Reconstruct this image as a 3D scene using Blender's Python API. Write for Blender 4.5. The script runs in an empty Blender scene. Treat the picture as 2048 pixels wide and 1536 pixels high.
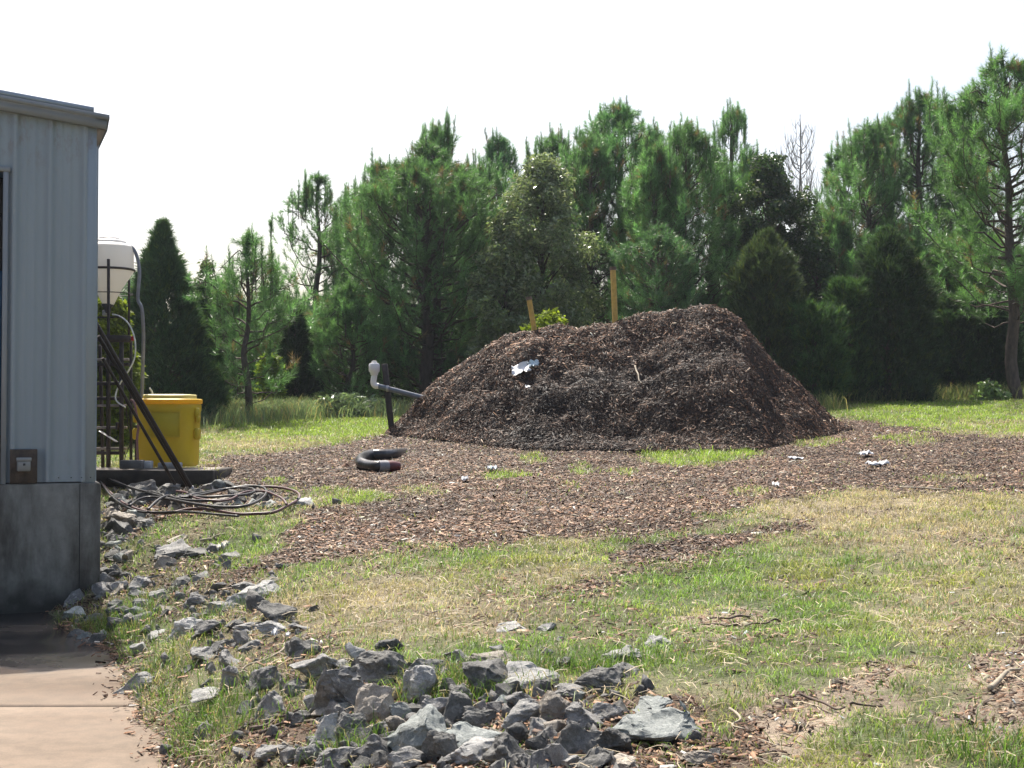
import bpy, bmesh, math
import numpy as np
from mathutils import Vector, noise as mnoise

# ------------------------------------------------------------------ camera, sky, sun, exposure
SC = bpy.context.scene
C = SC.collection
F = 2813.0                       # focal length in pixels of the 2048 px wide photograph
EYE = 1.74
PITCH = math.atan(72.0 / F)
cam_d = bpy.data.cameras.new("camera")
cam_d.sensor_width = 36.0
cam_d.lens = F / 2048 * 36.0
cam_d.clip_start = 0.1
cam_d.clip_end = 6000
cam = bpy.data.objects.new("camera", cam_d)
C.objects.link(cam)
cam.location = (0, 0, EYE)
cam.rotation_euler = (math.pi / 2 + PITCH, 0, 0)
SC.camera = cam

SUN_TRAVEL = Vector((1.05, -3.05, -4.8)).normalized()
sun_el = math.asin(-SUN_TRAVEL.z)
sun_az = math.atan2(-SUN_TRAVEL.x, -SUN_TRAVEL.y)      # clockwise from +Y
W = bpy.data.worlds.new("World")
SC.world = W
W.use_nodes = True
wn = W.node_tree
bg = wn.nodes["Background"]
sky = wn.nodes.new("ShaderNodeTexSky")
sky.sky_type = 'NISHITA'
sky.sun_disc = False
sky.sun_elevation = sun_el
sky.sun_rotation = sun_az
sky.dust_density = 5.0
sky.air_density = 1.0
wn.links.new(sky.outputs[0], bg.inputs[0])
bg.inputs[1].default_value = 0.15
sd = bpy.data.lights.new("sun", 'SUN')
sd.energy = 5.0
sd.angle = math.radians(0.5)
sd.color = (1.0, 0.95, 0.86)
sun = bpy.data.objects.new("sun", sd)
C.objects.link(sun)
sun.rotation_euler = SUN_TRAVEL.to_track_quat('-Z', 'Y').to_euler()
sun.location = (-10, 20, 40)
SC.view_settings.view_transform = 'Standard'
SC.view_settings.look = 'None'
SC.view_settings.exposure = 0.58
SC.view_settings.gamma = 1.0
SC.cycles.max_bounces = 6
SC.cycles.diffuse_bounces = 3
SC.cycles.glossy_bounces = 2
SC.cycles.transmission_bounces = 4
SC.cycles.transparent_max_bounces = 6
SC.cycles.use_denoising = True

# ------------------------------------------------------------------ helpers: numbers
RNG = np.random.default_rng(7)
SA, CA = math.sin(PITCH), math.cos(PITCH)


def P(px, py, Y):
    """world point seen at a photo pixel, at world depth Y"""
    u = (px - 1024.0) / F
    v = (768.0 - py) / F
    k = Y / (CA - v * SA)
    return (u * k, Y, EYE + (SA + v * CA) * k)


def proj(X, Y, Z):
    z = Z - EYE
    d = Y * CA + z * SA
    d = np.where(np.abs(d) < .05, .05, d)
    up = -Y * SA + z * CA
    return 1024 + F * X / d, 768 - F * up / d


def hash2(i, j, s):
    h = (i.astype(np.int64) * 374761393 + j.astype(np.int64) * 668265263 + s * 1274126177) & 0xFFFFFFFF
    h = ((h ^ (h >> 13)) * 1274126177) & 0xFFFFFFFF
    h = h ^ (h >> 16)
    return (h & 0xFFFFFF) / float(0xFFFFFF)


def vnoise(x, y, s=0):
    x = np.asarray(x, float); y = np.asarray(y, float)
    i = np.floor(x); j = np.floor(y)
    fx = x - i; fy = y - j
    fx = fx * fx * (3 - 2 * fx); fy = fy * fy * (3 - 2 * fy)
    i = i.astype(np.int64); j = j.astype(np.int64)
    a = hash2(i, j, s); b = hash2(i + 1, j, s); c = hash2(i, j + 1, s); d = hash2(i + 1, j + 1, s)
    return (a + (b - a) * fx) * (1 - fy) + (c + (d - c) * fx) * fy


def fbm(x, y, s=0, o=4, g=.5):
    t = 0; a = 1; n = 0
    for k in range(o):
        t = t + a * (vnoise(x, y, s + k * 17) - .5); n += a
        a *= g; x = x * 2.03 + 5.1; y = y * 2.03 + 1.7
    return t / n * 2


def sstep(a, b, x):
    t = np.clip((x - a) / (b - a), 0, 1)
    return t * t * (3 - 2 * t)


def inpoly(px, py, poly):
    px = np.asarray(px); r = np.zeros(px.shape, bool)
    n = len(poly)
    for k in range(n):
        x1, y1 = poly[k]; x2, y2 = poly[(k + 1) % n]
        if y1 == y2:
            continue
        c = ((y1 > py) != (y2 > py)) & (px < (x2 - x1) * (py - y1) / (y2 - y1) + x1)
        r ^= c
    return r


# ------------------------------------------------------------------ helpers: meshes
def mesh_from(name, V, faces_flat, sizes, smooth=False, col=None, matidx=None):
    me = bpy.data.meshes.new(name)
    V = np.asarray(V, np.float32)
    me.vertices.add(len(V)); me.vertices.foreach_set('co', V.ravel())
    fl = np.asarray(faces_flat, np.int32); sz = np.asarray(sizes, np.int32)
    me.loops.add(len(fl)); me.loops.foreach_set('vertex_index', fl)
    me.polygons.add(len(sz))
    st = np.zeros(len(sz), np.int32); st[1:] = np.cumsum(sz)[:-1]
    me.polygons.foreach_set('loop_start', st)
    me.polygons.foreach_set('loop_total', sz)
    if smooth:
        me.polygons.foreach_set('use_smooth', np.ones(len(sz), bool))
    if matidx is not None:
        me.polygons.foreach_set('material_index', np.asarray(matidx, np.int32))
    me.update(calc_edges=True)
    if col is not None:
        a = me.color_attributes.new('col', 'FLOAT_COLOR', 'POINT')
        cc = np.ones((len(V), 4), np.float32); cc[:, :3] = col
        a.data.foreach_set('color', cc.ravel())
    return me


def link(name, me, mats=None, parent=None, loc=None):
    me.name = name
    o = bpy.data.objects.new(name, me)
    C.objects.link(o)
    if mats is not None:
        for m in (mats if isinstance(mats, (list, tuple)) else [mats]):
            me.materials.append(m)
    if loc is not None:
        o.location = loc
    if parent is not None:
        o.parent = parent
        # geometry is written in world coordinates: cancel the parent's transform
        bpy.context.view_layer.update()
        o.matrix_parent_inverse = parent.matrix_world.inverted()
    return o


def tag(o, label=None, cat=None, group=None, kind=None):
    if label: o['label'] = label
    if cat: o['category'] = cat
    if group: o['group'] = group
    if kind: o['kind'] = kind
    return o


def thing(name, label, cat, loc, group=None):
    o = bpy.data.objects.new(name, None)
    C.objects.link(o)
    o.location = loc
    o.empty_display_size = .2
    tag(o, label, cat, group)
    return o


def crom(pts, n=8):
    pts = [np.array(p, float) for p in pts]
    if len(pts) < 3:
        return np.array([pts[0] + (pts[-1] - pts[0]) * t for t in np.linspace(0, 1, n + 1)])
    q = [2 * pts[0] - pts[1]] + pts + [2 * pts[-1] - pts[-2]]
    out = []
    for i in range(1, len(q) - 2):
        for t in np.linspace(0, 1, n, endpoint=False):
            a, b, c, d = q[i - 1], q[i], q[i + 1], q[i + 2]
            out.append(.5 * ((2 * b) + (c - a) * t + (2 * a - 5 * b + 4 * c - d) * t * t + (3 * b - a - 3 * c + d) * t ** 3))
    out.append(pts[-1])
    return np.array(out)


class MB:
    """collects shapes that become ONE mesh"""

    def __init__(s):
        s.V = []; s.f = []; s.n = []; s.k = 0; s.mi = []; s.m = 0

    def add(s, V, faces):
        V = np.asarray(V, float)
        s.V.append(V)
        for f in faces:
            s.f.extend([i + s.k for i in f]); s.n.append(len(f)); s.mi.append(s.m)
        s.k += len(V)
        return s

    def box(s, c, size, ax=None, bev=0.0):
        c = np.array(c, float); h = np.array(size, float) / 2
        A = np.eye(3) if ax is None else np.array(ax, float)
        b = min(bev, h.min() * .9)
        if b <= 0:
            vs = [[x, y, z] for x in (-1, 1) for y in (-1, 1) for z in (-1, 1)]
            V = np.array(vs) * h
            F_ = [(0, 1, 3, 2), (4, 6, 7, 5), (0, 4, 5, 1), (2, 3, 7, 6), (0, 2, 6, 4), (1, 5, 7, 3)]
            return s.add(V @ A + c, F_)
        vs = []; idx = {}
        for x in (-1, 1):
            for y in (-1, 1):
                for z in (-1, 1):
                    sg = np.array([x, y, z])
                    for k in range(3):
                        v = sg * (h - b); v[k] = sg[k] * h[k]
                        idx[(x, y, z, k)] = len(vs); vs.append(v)
        Fs = []
        for k in range(3):
            a, b2 = [(1, 2), (2, 0), (0, 1)][k]
            for sg in (-1, 1):
                q = []
                for (p, r) in ((-1, -1), (1, -1), (1, 1), (-1, 1)):
                    t = [0, 0, 0]; t[k] = sg; t[a] = p; t[b2] = r
                    q.append(idx[(t[0], t[1], t[2], k)])
                Fs.append(q if sg > 0 else q[::-1])
        for k in range(3):       # edges along axis k
            a, b2 = [(1, 2), (2, 0), (0, 1)][k]
            for p in (-1, 1):
                for r in (-1, 1):
                    def g(e, kk):
                        t = [0, 0, 0]; t[k] = e; t[a] = p; t[b2] = r
                        return idx[(t[0], t[1], t[2], kk)]
                    q = [g(-1, a), g(1, a), g(1, b2), g(-1, b2)]
                    Fs.append(q if p * r < 0 else q[::-1])
        for x in (-1, 1):
            for y in (-1, 1):
                for z in (-1, 1):
                    q = [idx[(x, y, z, k)] for k in range(3)]
                    Fs.append(q if x * y * z > 0 else q[::-1])
        return s.add(np.array(vs) @ A + c, Fs)

    def beam(s, p0, p1, w, d, bev=0.0, up=(0, 0, 1)):
        p0 = np.array(p0, float); p1 = np.array(p1, float)
        L = np.linalg.norm(p1 - p0); a = (p1 - p0) / L
        u = np.array(up, float)
        if abs(a @ u) > .95: u = np.array((0, 1., 0))
        b = np.cross(u, a); b /= np.linalg.norm(b); c = np.cross(a, b)
        return s.box((p0 + p1) / 2, (L, w, d), ax=np.array([a, b, c]), bev=bev)

    def tube(s, pts, r, sides=8, cap=True, hollow=False):
        pts = np.array(pts, float); n = len(pts)
        r = np.full(n, r) if np.isscalar(r) else np.array(r, float)
        T = np.gradient(pts, axis=0); T /= (np.linalg.norm(T, axis=1)[:, None] + 1e-12)
        u = np.array((0, 0, 1.)) if abs(T[0][2]) < .9 else np.array((1., 0, 0))
        V = []
        for i in range(n):
            b = u - T[i] * (u @ T[i]); b /= np.linalg.norm(b) + 1e-12; c = np.cross(T[i], b); u = b
            for k in range(sides):
                an = 2 * math.pi * k / sides
                V.append(pts[i] + r[i] * (math.cos(an) * b + math.sin(an) * c))
        Fs = []
        for i in range(n - 1):
            for k in range(sides):
                k2 = (k + 1) % sides
                Fs.append((i * sides + k, i * sides + k2, (i + 1) * sides + k2, (i + 1) * sides + k))
        if cap:
            Fs.append(tuple(range(sides))[::-1]); Fs.append(tuple((n - 1) * sides + k for k in range(sides)))
        return s.add(V, Fs)

    def lathe(s, c, prof, sides=32, ax=None, a0=0, a1=2 * math.pi):
        """prof: list of (r, z)"""
        c = np.array(c, float); V = []; n = len(prof)
        for (r, z) in prof:
            for k in range(sides):
                an = 2 * math.pi * k / sides
                V.append((r * math.cos(an), r * math.sin(an), z))
        V = np.array(V)
        if ax is not None: V = V @ np.array(ax, float)
        Fs = []
        for i in range(n - 1):
            for k in range(sides):
                k2 = (k + 1) % sides
                Fs.append((i * sides + k, i * sides + k2, (i + 1) * sides + k2, (i + 1) * sides + k))
        Fs.append(tuple(range(sides))[::-1]); Fs.append(tuple((n - 1) * sides + k for k in range(sides)))
        return s.add(V + c, Fs)

    def build(s, name, mat, parent=None, smooth=False, loc=None, angle=None):
        me = mesh_from(name, np.concatenate(s.V), s.f, s.n, smooth=smooth, matidx=s.mi)
        o = link(name, me, mat, parent, None)
        if smooth and angle:
            me.set_sharp_from_angle(angle=math.radians(angle))
        return o


# ------------------------------------------------------------------ helpers: materials
class NT:
    def __init__(s, name):
        s.m = bpy.data.materials.new(name); s.m.use_nodes = True
        s.t = s.m.node_tree; s.b = s.t.nodes['Principled BSDF']; s.out = s.t.nodes['Material Output']

    def n(s, t, **k):
        x = s.t.nodes.new(t)
        for a, v in k.items(): setattr(x, a, v)
        return x

    def L(s, a, b): s.t.links.new(a, b)

    def noise(s, scale, detail=4, rough=.55, vec=None, dist=0):
        x = s.n('ShaderNodeTexNoise'); x.inputs['Scale'].default_value = scale
        x.inputs['Detail'].default_value = detail; x.inputs['Roughness'].default_value = rough
        x.inputs['Distortion'].default_value = dist
        if vec is None: vec = s.pos()
        s.L(vec, x.inputs['Vector']); return x.outputs['Fac']

    def pos(s):
        if not hasattr(s, '_p'): s._p = s.n('ShaderNodeNewGeometry').outputs['Position']
        return s._p

    def scaled(s, v, sc):
        x = s.n('ShaderNodeMapping'); x.inputs['Scale'].default_value = sc; s.L(v, x.inputs[0]); return x.outputs[0]

    def ramp(s, fac, stops):
        x = s.n('ShaderNodeValToRGB'); e = x.color_ramp.elements
        while len(e) > 1: e.remove(e[-1])
        for i, (p, c) in enumerate(stops):
            el = e[0] if i == 0 else e.new(p)
            el.position = p; el.color = (c[0], c[1], c[2], 1) if not np.isscalar(c) else (c, c, c, 1)
        s.L(fac, x.inputs[0]); return x.outputs[0]

    def mix(s, f, a, b, mode='MIX'):
        x = s.n('ShaderNodeMix', data_type='RGBA', blend_type=mode)
        for v, i in ((f, 0), (a, 6), (b, 7)):
            if hasattr(v, 'links'): s.L(v, x.inputs[i])
            elif np.isscalar(v): x.inputs[i].default_value = v
            else: x.inputs[i].default_value = (v[0], v[1], v[2], 1)
        return x.outputs[2]

    def math(s, op, a, b=0.5, c=None):
        x = s.n('ShaderNodeMath', operation=op)
        for i, v in enumerate((a, b) if c is None else (a, b, c)):
            if hasattr(v, 'links'): s.L(v, x.inputs[i])
            else: x.inputs[i].default_value = v
        return x.outputs[0]

    def bump(s, h, strength=.5, dist=.01):
        x = s.n('ShaderNodeBump'); x.inputs['Strength'].default_value = strength
        x.inputs['Distance'].default_value = dist
        s.L(h, x.inputs['Height']); s.L(x.outputs[0], s.b.inputs['Normal']); return x

    def col(s, c):
        if hasattr(c, 'links'): s.L(c, s.b.inputs['Base Color'])
        else: s.b.inputs['Base Color'].default_value = (c[0], c[1], c[2], 1)
        return s

    def rough(s, r):
        if hasattr(r, 'links'): s.L(r, s.b.inputs['Roughness'])
        else: s.b.inputs['Roughness'].default_value = r
        return s

    def metal(s, v): s.b.inputs['Metallic'].default_value = v; return s


def simple(name, c, rough=.6, metal=0, var=.25, scale=8, bump=.0, spec=None):
    t = NT(name)
    nz = t.noise(scale, 5)
    d = tuple(x * (1 - var) for x in c); l = tuple(min(1, x * (1 + var)) for x in c)
    t.col(t.ramp(nz, [(.3, d), (.7, l)])).rough(rough).metal(metal)
    if bump: t.bump(t.noise(scale * 6, 4), bump, .01)
    if spec is not None: t.b.inputs['Specular IOR Level'].default_value = spec
    return t.m


def leafy(name, transl=.35, rough=.5, spec=.4, tint=(1, 1, 1), tcol=1.4):
    """foliage: colour from the mesh, light also passes through"""
    t = NT(name)
    a = t.n('ShaderNodeAttribute'); a.attribute_name = 'col'
    oi = t.n('ShaderNodeObjectInfo')
    br = t.math('MULTIPLY_ADD', oi.outputs['Random'], .3, .85)
    c = t.mix(1.0, a.outputs['Color'], tint, 'MULTIPLY')
    hs = t.n('ShaderNodeHueSaturation'); t.L(c, hs.inputs['Color']); t.L(br, hs.inputs['Value'])
    c = hs.outputs[0]
    t.col(c).rough(rough)
    t.b.inputs['Specular IOR Level'].default_value = spec
    tr = t.n('ShaderNodeBsdfTranslucent')
    t.L(t.mix(1.0, c, (1.10 * tcol, 1.19 * tcol, .80 * tcol), 'MULTIPLY'), tr.inputs[0])
    ms = t.n('ShaderNodeMixShader'); ms.inputs[0].default_value = transl
    t.L(t.b.outputs[0], ms.inputs[1]); t.L(tr.outputs[0], ms.inputs[2])
    t.L(ms.outputs[0], t.out.inputs[0])
    return t.m


# ------------------------------------------------------------------ ground shape
def bank_edge(Y):
    """X of the edge where the concrete apron meets the bank"""
    ys = np.array([-3, 2.0, 4.5, 7.03, 8.05, 8.59, 9.41, 9.99, 10.6, 11.1, 11.65, 12.2, 12.8, 13.1, 15, 17, 19, 40])
    xs = np.array([1.2, .5, -.55, -1.71, -2.1, -2.30, -2.62, -2.77, -3.0, -3.3, -3.68, -3.92, -4.2, -4.3, -4.9, -5.6, -6.3, -14.])
    return np.interp(Y, ys, xs) + .05 * np.sin(np.asarray(Y) * 5.1) * np.sin(np.asarray(Y) * 1.7 + 1)


CP = []
for px, py, Y in [
    (340, 1536, 7.03), (270, 1410, 8.59), (240, 1360, 9.41), (245, 1330, 9.99), (215, 1290, 10.88), (150, 1245, 12.1), (260, 1205, 12.6),
    (600, 1536, 6.3), (1024, 1536, 5.6), (1500, 1536, 5.2), (2048, 1536, 5.0), (2600, 1536, 4.9),
    (500, 1350, 7.9), (800, 1350, 7.3), (1200, 1350, 6.9), (1700, 1350, 6.6), (2200, 1350, 6.4),
    (400, 1250, 9.7), (600, 1250, 9.3), (1024, 1250, 8.7), (1500, 1250, 8.4), (2048, 1250, 8.2),
    (300, 1150, 12.6), (450, 1150, 11.8), (1024, 1130, 11.4), (2048, 1120, 11.0),
    (260, 1080, 14.3), (400, 1060, 14.2), (600, 1080, 13.2), (215, 1020, 15.6), (330, 1010, 16.3), (500, 1010, 15.8), (700, 1010, 15.4),
    (1024, 1010, 15.0), (1600, 1010, 14.6), (2048, 1000, 14.6), (2400, 1000, 14.6),
    (240, 984, 17.4), (330, 986, 17.4), (425, 984, 17.4), (470, 960, 18.2), (700, 945, 18.6), (1100, 935, 19.3), (1500, 920, 20), (2048, 905, 20),
    (100, 925, 21.0), (430, 910, 21.5), (760, 882, 23), (1700, 858, 25), (2048, 855, 24.5),
    (100, 880, 26), (430, 868, 27), (760, 855, 27), (1700, 818, 30), (2048, 818, 29), (1230, 845, 27),
    (300, 838, 31), (600, 832, 31), (900, 826, 32), (1300, 812, 33), (1700, 800, 34), (2040, 793, 34),
    (0, 830, 36), (500, 820, 37), (1000, 805, 38), (1500, 792, 39), (2300, 780, 38)]:
    CP.append(P(px, py, Y))
CP = np.array(CP)


def _tps(A, B):
    d = np.sqrt(((A[:, None, :] - B[None, :, :]) ** 2).sum(-1))
    return np.where(d > 0, d * d * np.log(d + 1e-9), 0)


_n = len(CP)
_K = np.zeros((_n + 3, _n + 3))
_K[:_n, :_n] = _tps(CP[:, :2], CP[:, :2]) + np.eye(_n) * .6
_K[:_n, _n] = 1; _K[:_n, _n + 1:] = CP[:, :2]; _K[_n, :_n] = 1; _K[_n + 1:, :_n] = CP[:, :2].T
_W = np.linalg.solve(_K, np.concatenate([CP[:, 2], [0, 0, 0]]))


def gz(X, Y, detail=True):
    """height of the ground"""
    X = np.asarray(X, float); Y = np.asarray(Y, float)
    sh = np.broadcast(X, Y).shape
    x = np.broadcast_to(X, sh).ravel(); y = np.broadcast_to(Y, sh).ravel()
    xc = np.clip(x, -12, 14); yc = np.clip(y, 4.6, 40)
    z = np.empty(len(xc))
    for k in range(0, len(xc), 40000):
        q = np.stack([xc[k:k + 40000], yc[k:k + 40000]], 1)
        z[k:k + 40000] = _tps(q, CP[:, :2]) @ _W[:_n] + _W[_n] + q @ _W[_n + 1:]
    d = x - bank_edge(y)
    if detail:
        amp = .03 + .02 * sstep(25, 10, y)
        z = z + amp * fbm(x * .9, y * .9, 3, 3) + .012 * fbm(x * 5, y * 5, 9, 3)
    d = d + .05 * fbm(x * 3, y * 3, 19, 3)
    z = np.where(y < 19, np.maximum(z, .02) * sstep(.0, .4, d) + .018 - .085 * sstep(.16, -.28, d), z)
    z = np.where(y > 40, z - .0 + .01 * np.minimum(y - 40, 60), z)
    return z.reshape(sh)


# cached grid for quick look-ups
_gx = np.arange(-14, 16, .08); _gy = np.arange(2, 60, .08)
_GX, _GY = np.meshgrid(_gx, _gy)
_GZ = gz(_GX, _GY)


def gzi(X, Y):
    X = np.asarray(X, float); Y = np.asarray(Y, float)
    a = np.clip((X + 14) / .08, 0, len(_gx) - 1.001); b = np.clip((Y - 2) / .08, 0, len(_gy) - 1.001)
    i = a.astype(int); j = b.astype(int); fa = a - i; fb = b - j
    return (_GZ[j, i] * (1 - fa) + _GZ[j, i + 1] * fa) * (1 - fb) + (_GZ[j + 1, i] * (1 - fa) + _GZ[j + 1, i + 1] * fa) * fb


def hit(px, py, dz=0.0, surf=None):
    """where the line of sight of a photo pixel meets the ground"""
    Ys = np.linspace(3.5, 55, 4000)
    u = (px - 1024.0) / F; v = (768.0 - py) / F
    k = Ys / (CA - v * SA)
    X = u * k; Z = EYE + (SA + v * CA) * k
    g = (surf or gzi)(X, Ys) + dz
    b = np.nonzero(Z < g)[0]
    if len(b) == 0:
        return np.array((X[-1], Ys[-1], g[-1]))
    i = b[0]
    return np.array((X[i], Ys[i], g[i]))


# ------------------------------------------------------------------ the mulch pile's shape
PY0 = 24.6
_pp = [(730, 893), (760, 880), (790, 853), (830, 808), (860, 782), (900, 748), (950, 712), (1000, 680), (1040, 668), (1070, 660), (1130, 655), (1180, 653),
       (1230, 648), (1280, 636), (1340, 624), (1385, 621), (1430, 622), (1458, 629), (1475, 641), (1500, 676), (1530, 712), (1560, 742), (1600, 776),
       (1640, 812), (1680, 843), (1710, 858), (1740, 868)]
_pw = np.array([P(a, b, PY0) for a, b in _pp])


def pile(X, Y):
    """height of the pile above the ground"""
    X = np.asarray(X, float); Y = np.asarray(Y, float)
    Xw = X + .10 * fbm(X * .8, Y * .8, 41, 2)
    zt = np.interp(Xw, _pw[:, 0], _pw[:, 2], left=-1, right=-1)
    H = zt - gzi(X, np.full_like(X, PY0))
    H = np.maximum(H, 0)
    Wd = 1.62 * H + .25
    t = np.abs(Y - PY0 + .25 * fbm(X * .7, Y * .7, 77, 2)) / Wd
    s = np.maximum(1 - t, 0)
    s = 1 - (1 - s) ** 1.0
    top = .12
    s = np.where(s > 1 - top, 1 - top / 2 - (1 - s) ** 2 / (2 * top), s) / (1 - top / 2)
    s = np.where(s < .3, s * (.62 + .38 * s / .3), s)
    h = H * s
    m = sstep(0, .5, h)
    fr = sstep(PY0 - .2, PY0 - 1.2, Y)
    big = fbm(X * .75 + 3, Y * .75, 50, 3)
    ridg = 1 - np.abs(fbm(X * 1.3, Y * 1.3 + X * .3, 60, 4)) * 2
    h = h + m * fr * (.26 * big - .10 + .10 * ridg) + m * (.16 * fbm(X * 2.6, Y * 2.6, 70, 5))
    for (px, py, sx, sy, d) in ((1300, 745, .8, .35, .30), (1060, 872, .45, .4, .34), (1500, 712, .8, .16, .16),
                                (1180, 880, .6, .4, .22), (1260, 850, .5, .3, .2), (930, 830, .5, .3, .15), (880, 890, .6, .3, .14), (1150, 770, .5, .3, -.14),
                                (1420, 800, .8, .5, -.10), (1080, 820, .5, .3, -.15)):
        zz = 0
        # depth where the front slope shows this pixel
        Yc = PY0 - 1.62 * (P(px, 640, PY0)[2] - P(px, py, PY0 - 2)[2])
        Yc = max(min(Yc, PY0 - .5), PY0 - 4.4)
        Xc = (px - 1024) / F * Yc
        h = h - d * np.exp(-((X - Xc) / sx) ** 2 - ((Y - Yc) / sy) ** 2) * m
    return np.where(H * s > .02, np.maximum(h, 0), 0)


def gpz(X, Y):
    return gzi(X, Y) + pile(X, Y)


# ------------------------------------------------------------------ what grows or lies where (fixed world regions, marked by their outline)
MULCH = [
    [(405, 935), (430, 915), (560, 905), (700, 885), (790, 866), (1000, 845), (1300, 840), (1690, 838), (1790, 852), (1900, 868), (2060, 878), (2500, 890), (2500, 985), (2060, 990),
     (1850, 985), (1700, 980), (1600, 1000), (1500, 1012), (1440, 1035), (1400, 1055), (1330, 1075), (1250, 1085), (1150, 1075),
     (1060, 1082), (1000, 1094), (850, 1100), (740, 1112), (640, 1120), (560, 1135), (500, 1160), (440, 1180), (520, 1110), (560, 1085), (590, 1040), (625, 1012), (600, 985), (560, 970), (420, 985)],
    [(1230, 1100), (1290, 1092), (1420, 1075), (1500, 1058), (1640, 1038), (1660, 1045), (1560, 1078), (1480, 1100), (1400, 1125), (1270, 1135)],
    [(1050, 1200), (1130, 1168), (1230, 1150), (1330, 1135), (1330, 1145), (1230, 1175), (1130, 1205)],
    [(2060, 1270), (1990, 1310), (1940, 1360), (1900, 1420), (1950, 1470), (2010, 1500), (2400, 1400), (2300, 1290)],
    [(1220, 1540), (1290, 1505), (1400, 1465), (1480, 1430), (1560, 1400), (1640, 1370), (1690, 1345), (1800, 1315), (1830, 1330), (1760, 1370), (1720, 1400), (1690, 1430), (1600, 1470), (1560, 1500), (1500, 1560)],
    [(330, 1545), (300, 1480), (330, 1450), (370, 1500), (420, 1545)],
    [(430, 1470), (520, 1445), (620, 1400), (640, 1440), (600, 1500), (480, 1530)],
    [(480, 1330), (520, 1290), (580, 1270), (700, 1260), (690, 1310), (600, 1330), (560, 1380), (500, 1370)],
    [(310, 1040), (240, 1090), (225, 1150), (205, 1190), (205, 1000), (300, 970), (420, 975), (560, 970), (590, 1010), (500, 1015), (400, 1030)],
    [(640, 1545), (700, 1380), (900, 1330), (1100, 1340), (1180, 1400), (1400, 1400), (1380, 1460), (1250, 1520), (1200, 1580)],
    [(1380, 1240), (1420, 1225), (1540, 1225), (1560, 1245), (1480, 1262), (1400, 1260)],
    [(380, 1075), (440, 1060), (480, 1070), (470, 1085), (400, 1088)],
    [(205, 1190), (250, 1140), (330, 1095), (430, 1085), (520, 1170), (560, 1230), (430, 1245), (330, 1235), (280, 1260), (240, 1310), (120, 1290), (120, 1210)],
]
LUSH = [  # tufts inside the mulch: (cx, cy, rx, ry, strength)
    (1390, 908, 125, 27, 1), (1000, 953, 50, 9, .8), (1065, 918, 30, 12, .7), (1165, 940, 30, 12, .5), (1160, 972, 16, 8, .7), (1540, 885, 30, 8, .7), (1620, 885, 60, 10, .6),
    (1820, 880, 60, 12, .6), (680, 995, 90, 20, .8), (840, 985, 40, 12, .5), (1250, 945, 40, 7, .6), (1500, 985, 40, 10, .5), (560, 965, 30, 8, .5),
    (700, 1490, 50, 40, .8), (850, 1370, 60, 40, .7), (980, 1390, 60, 20, .6), (930, 1350, 70, 30, .8), (1040, 1340, 60, 20, .8), (240, 965, 40, 8, .3), (1290, 1410, 30, 10, .4),
    (1900, 960, 60, 10, .4), (2000, 860, 80, 10, .7)]


def cover(X, Y, seed=0, pix=None):
    """mulch, green and dry weights at points of the ground"""
    jx = X + .34 * fbm(X * 2.2, Y * 2.2, 100, 5, .6); jy = Y + .32 * fbm(X * 2.2 + 9, Y * 2.2, 120, 4) * np.clip(Y / 8, .7, 2.5)
    px, py = proj(jx, jy, gzi(X, Y))
    m = np.zeros(px.shape)
    for q in range(4):
        amp = (0, .22, .22, .34)[q]
        qx = px + F / np.maximum(Y, 3) * amp * fbm(X * 5, Y * 5, 140 + q, 3)
        qy = py + F / np.maximum(Y, 3) * amp * .35 * fbm(X * 5 + 7, Y * 5, 160 + q, 3)
        mq = np.zeros(px.shape)
        for k, p in enumerate(MULCH):
            w = [1, 1, .85, .95, .9, .8, .75, .7, .95, .85, .6, .6, .62][k]
            mq = np.maximum(mq, inpoly(qx, qy, p) * w)
        m = m + mq / 4
    tuft = np.zeros(px.shape)
    for (cx, cy, rx, ry, s) in LUSH:
        d = ((px - cx) / rx) ** 2 + ((py - cy) / ry) ** 2
        tuft = np.maximum(tuft, s * sstep(1.3, .5, d))
    m = m * (1 - tuft)
    # green patches against straw-coloured grass
    g = .55 + .75 * fbm(X * .7, Y * .45, 200, 4)
    for (cx, cy, rx, ry, s) in ((1480, 1190, 240, 75, .95), (1150, 1290, 280, 45, .6), (1600, 1250, 180, 50, .8), (820, 1120, 260, 40, .35), (1500, 1300, 220, 35, .6), (500, 1080, 250, 60, .2),
                                (1800, 1060, 260, 60, -.45), (1700, 1010, 300, 25, -.6), (1900, 1230, 200, 60, -.5), (800, 1215, 260, 35, -.35), (900, 1265, 200, 25, -.4), (1350, 1390, 160, 30, -.4), (1450, 1045, 100, 18, .4),
                                (640, 850, 220, 22, .8), (1850, 822, 260, 16, .7), (500, 890, 120, 14, -.5), (1930, 870, 200, 18, -.3), (420, 1440, 90, 60, .5), (1990, 1500, 60, 60, .6), (1750, 1480, 120, 30, .2),
                                (360, 1330, 120, 60, .15), (560, 1210, 200, 40, -.2), (1800, 1440, 80, 60, .25), (1640, 1165, 60, 15, -.5), (1150, 1150, 160, 20, -.4)):
        g = g + s * np.exp(-((px - cx) / rx) ** 2 - ((py - cy) / ry) ** 2)
    g = np.clip(np.maximum(g, tuft), 0, 1)
    bare = sstep(.08, .5, fbm(X * 1.5 + 40, Y * 1.0, 230, 4)) * .75 * (py > 990)
    return m, g, bare, tuft, px, py

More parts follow.
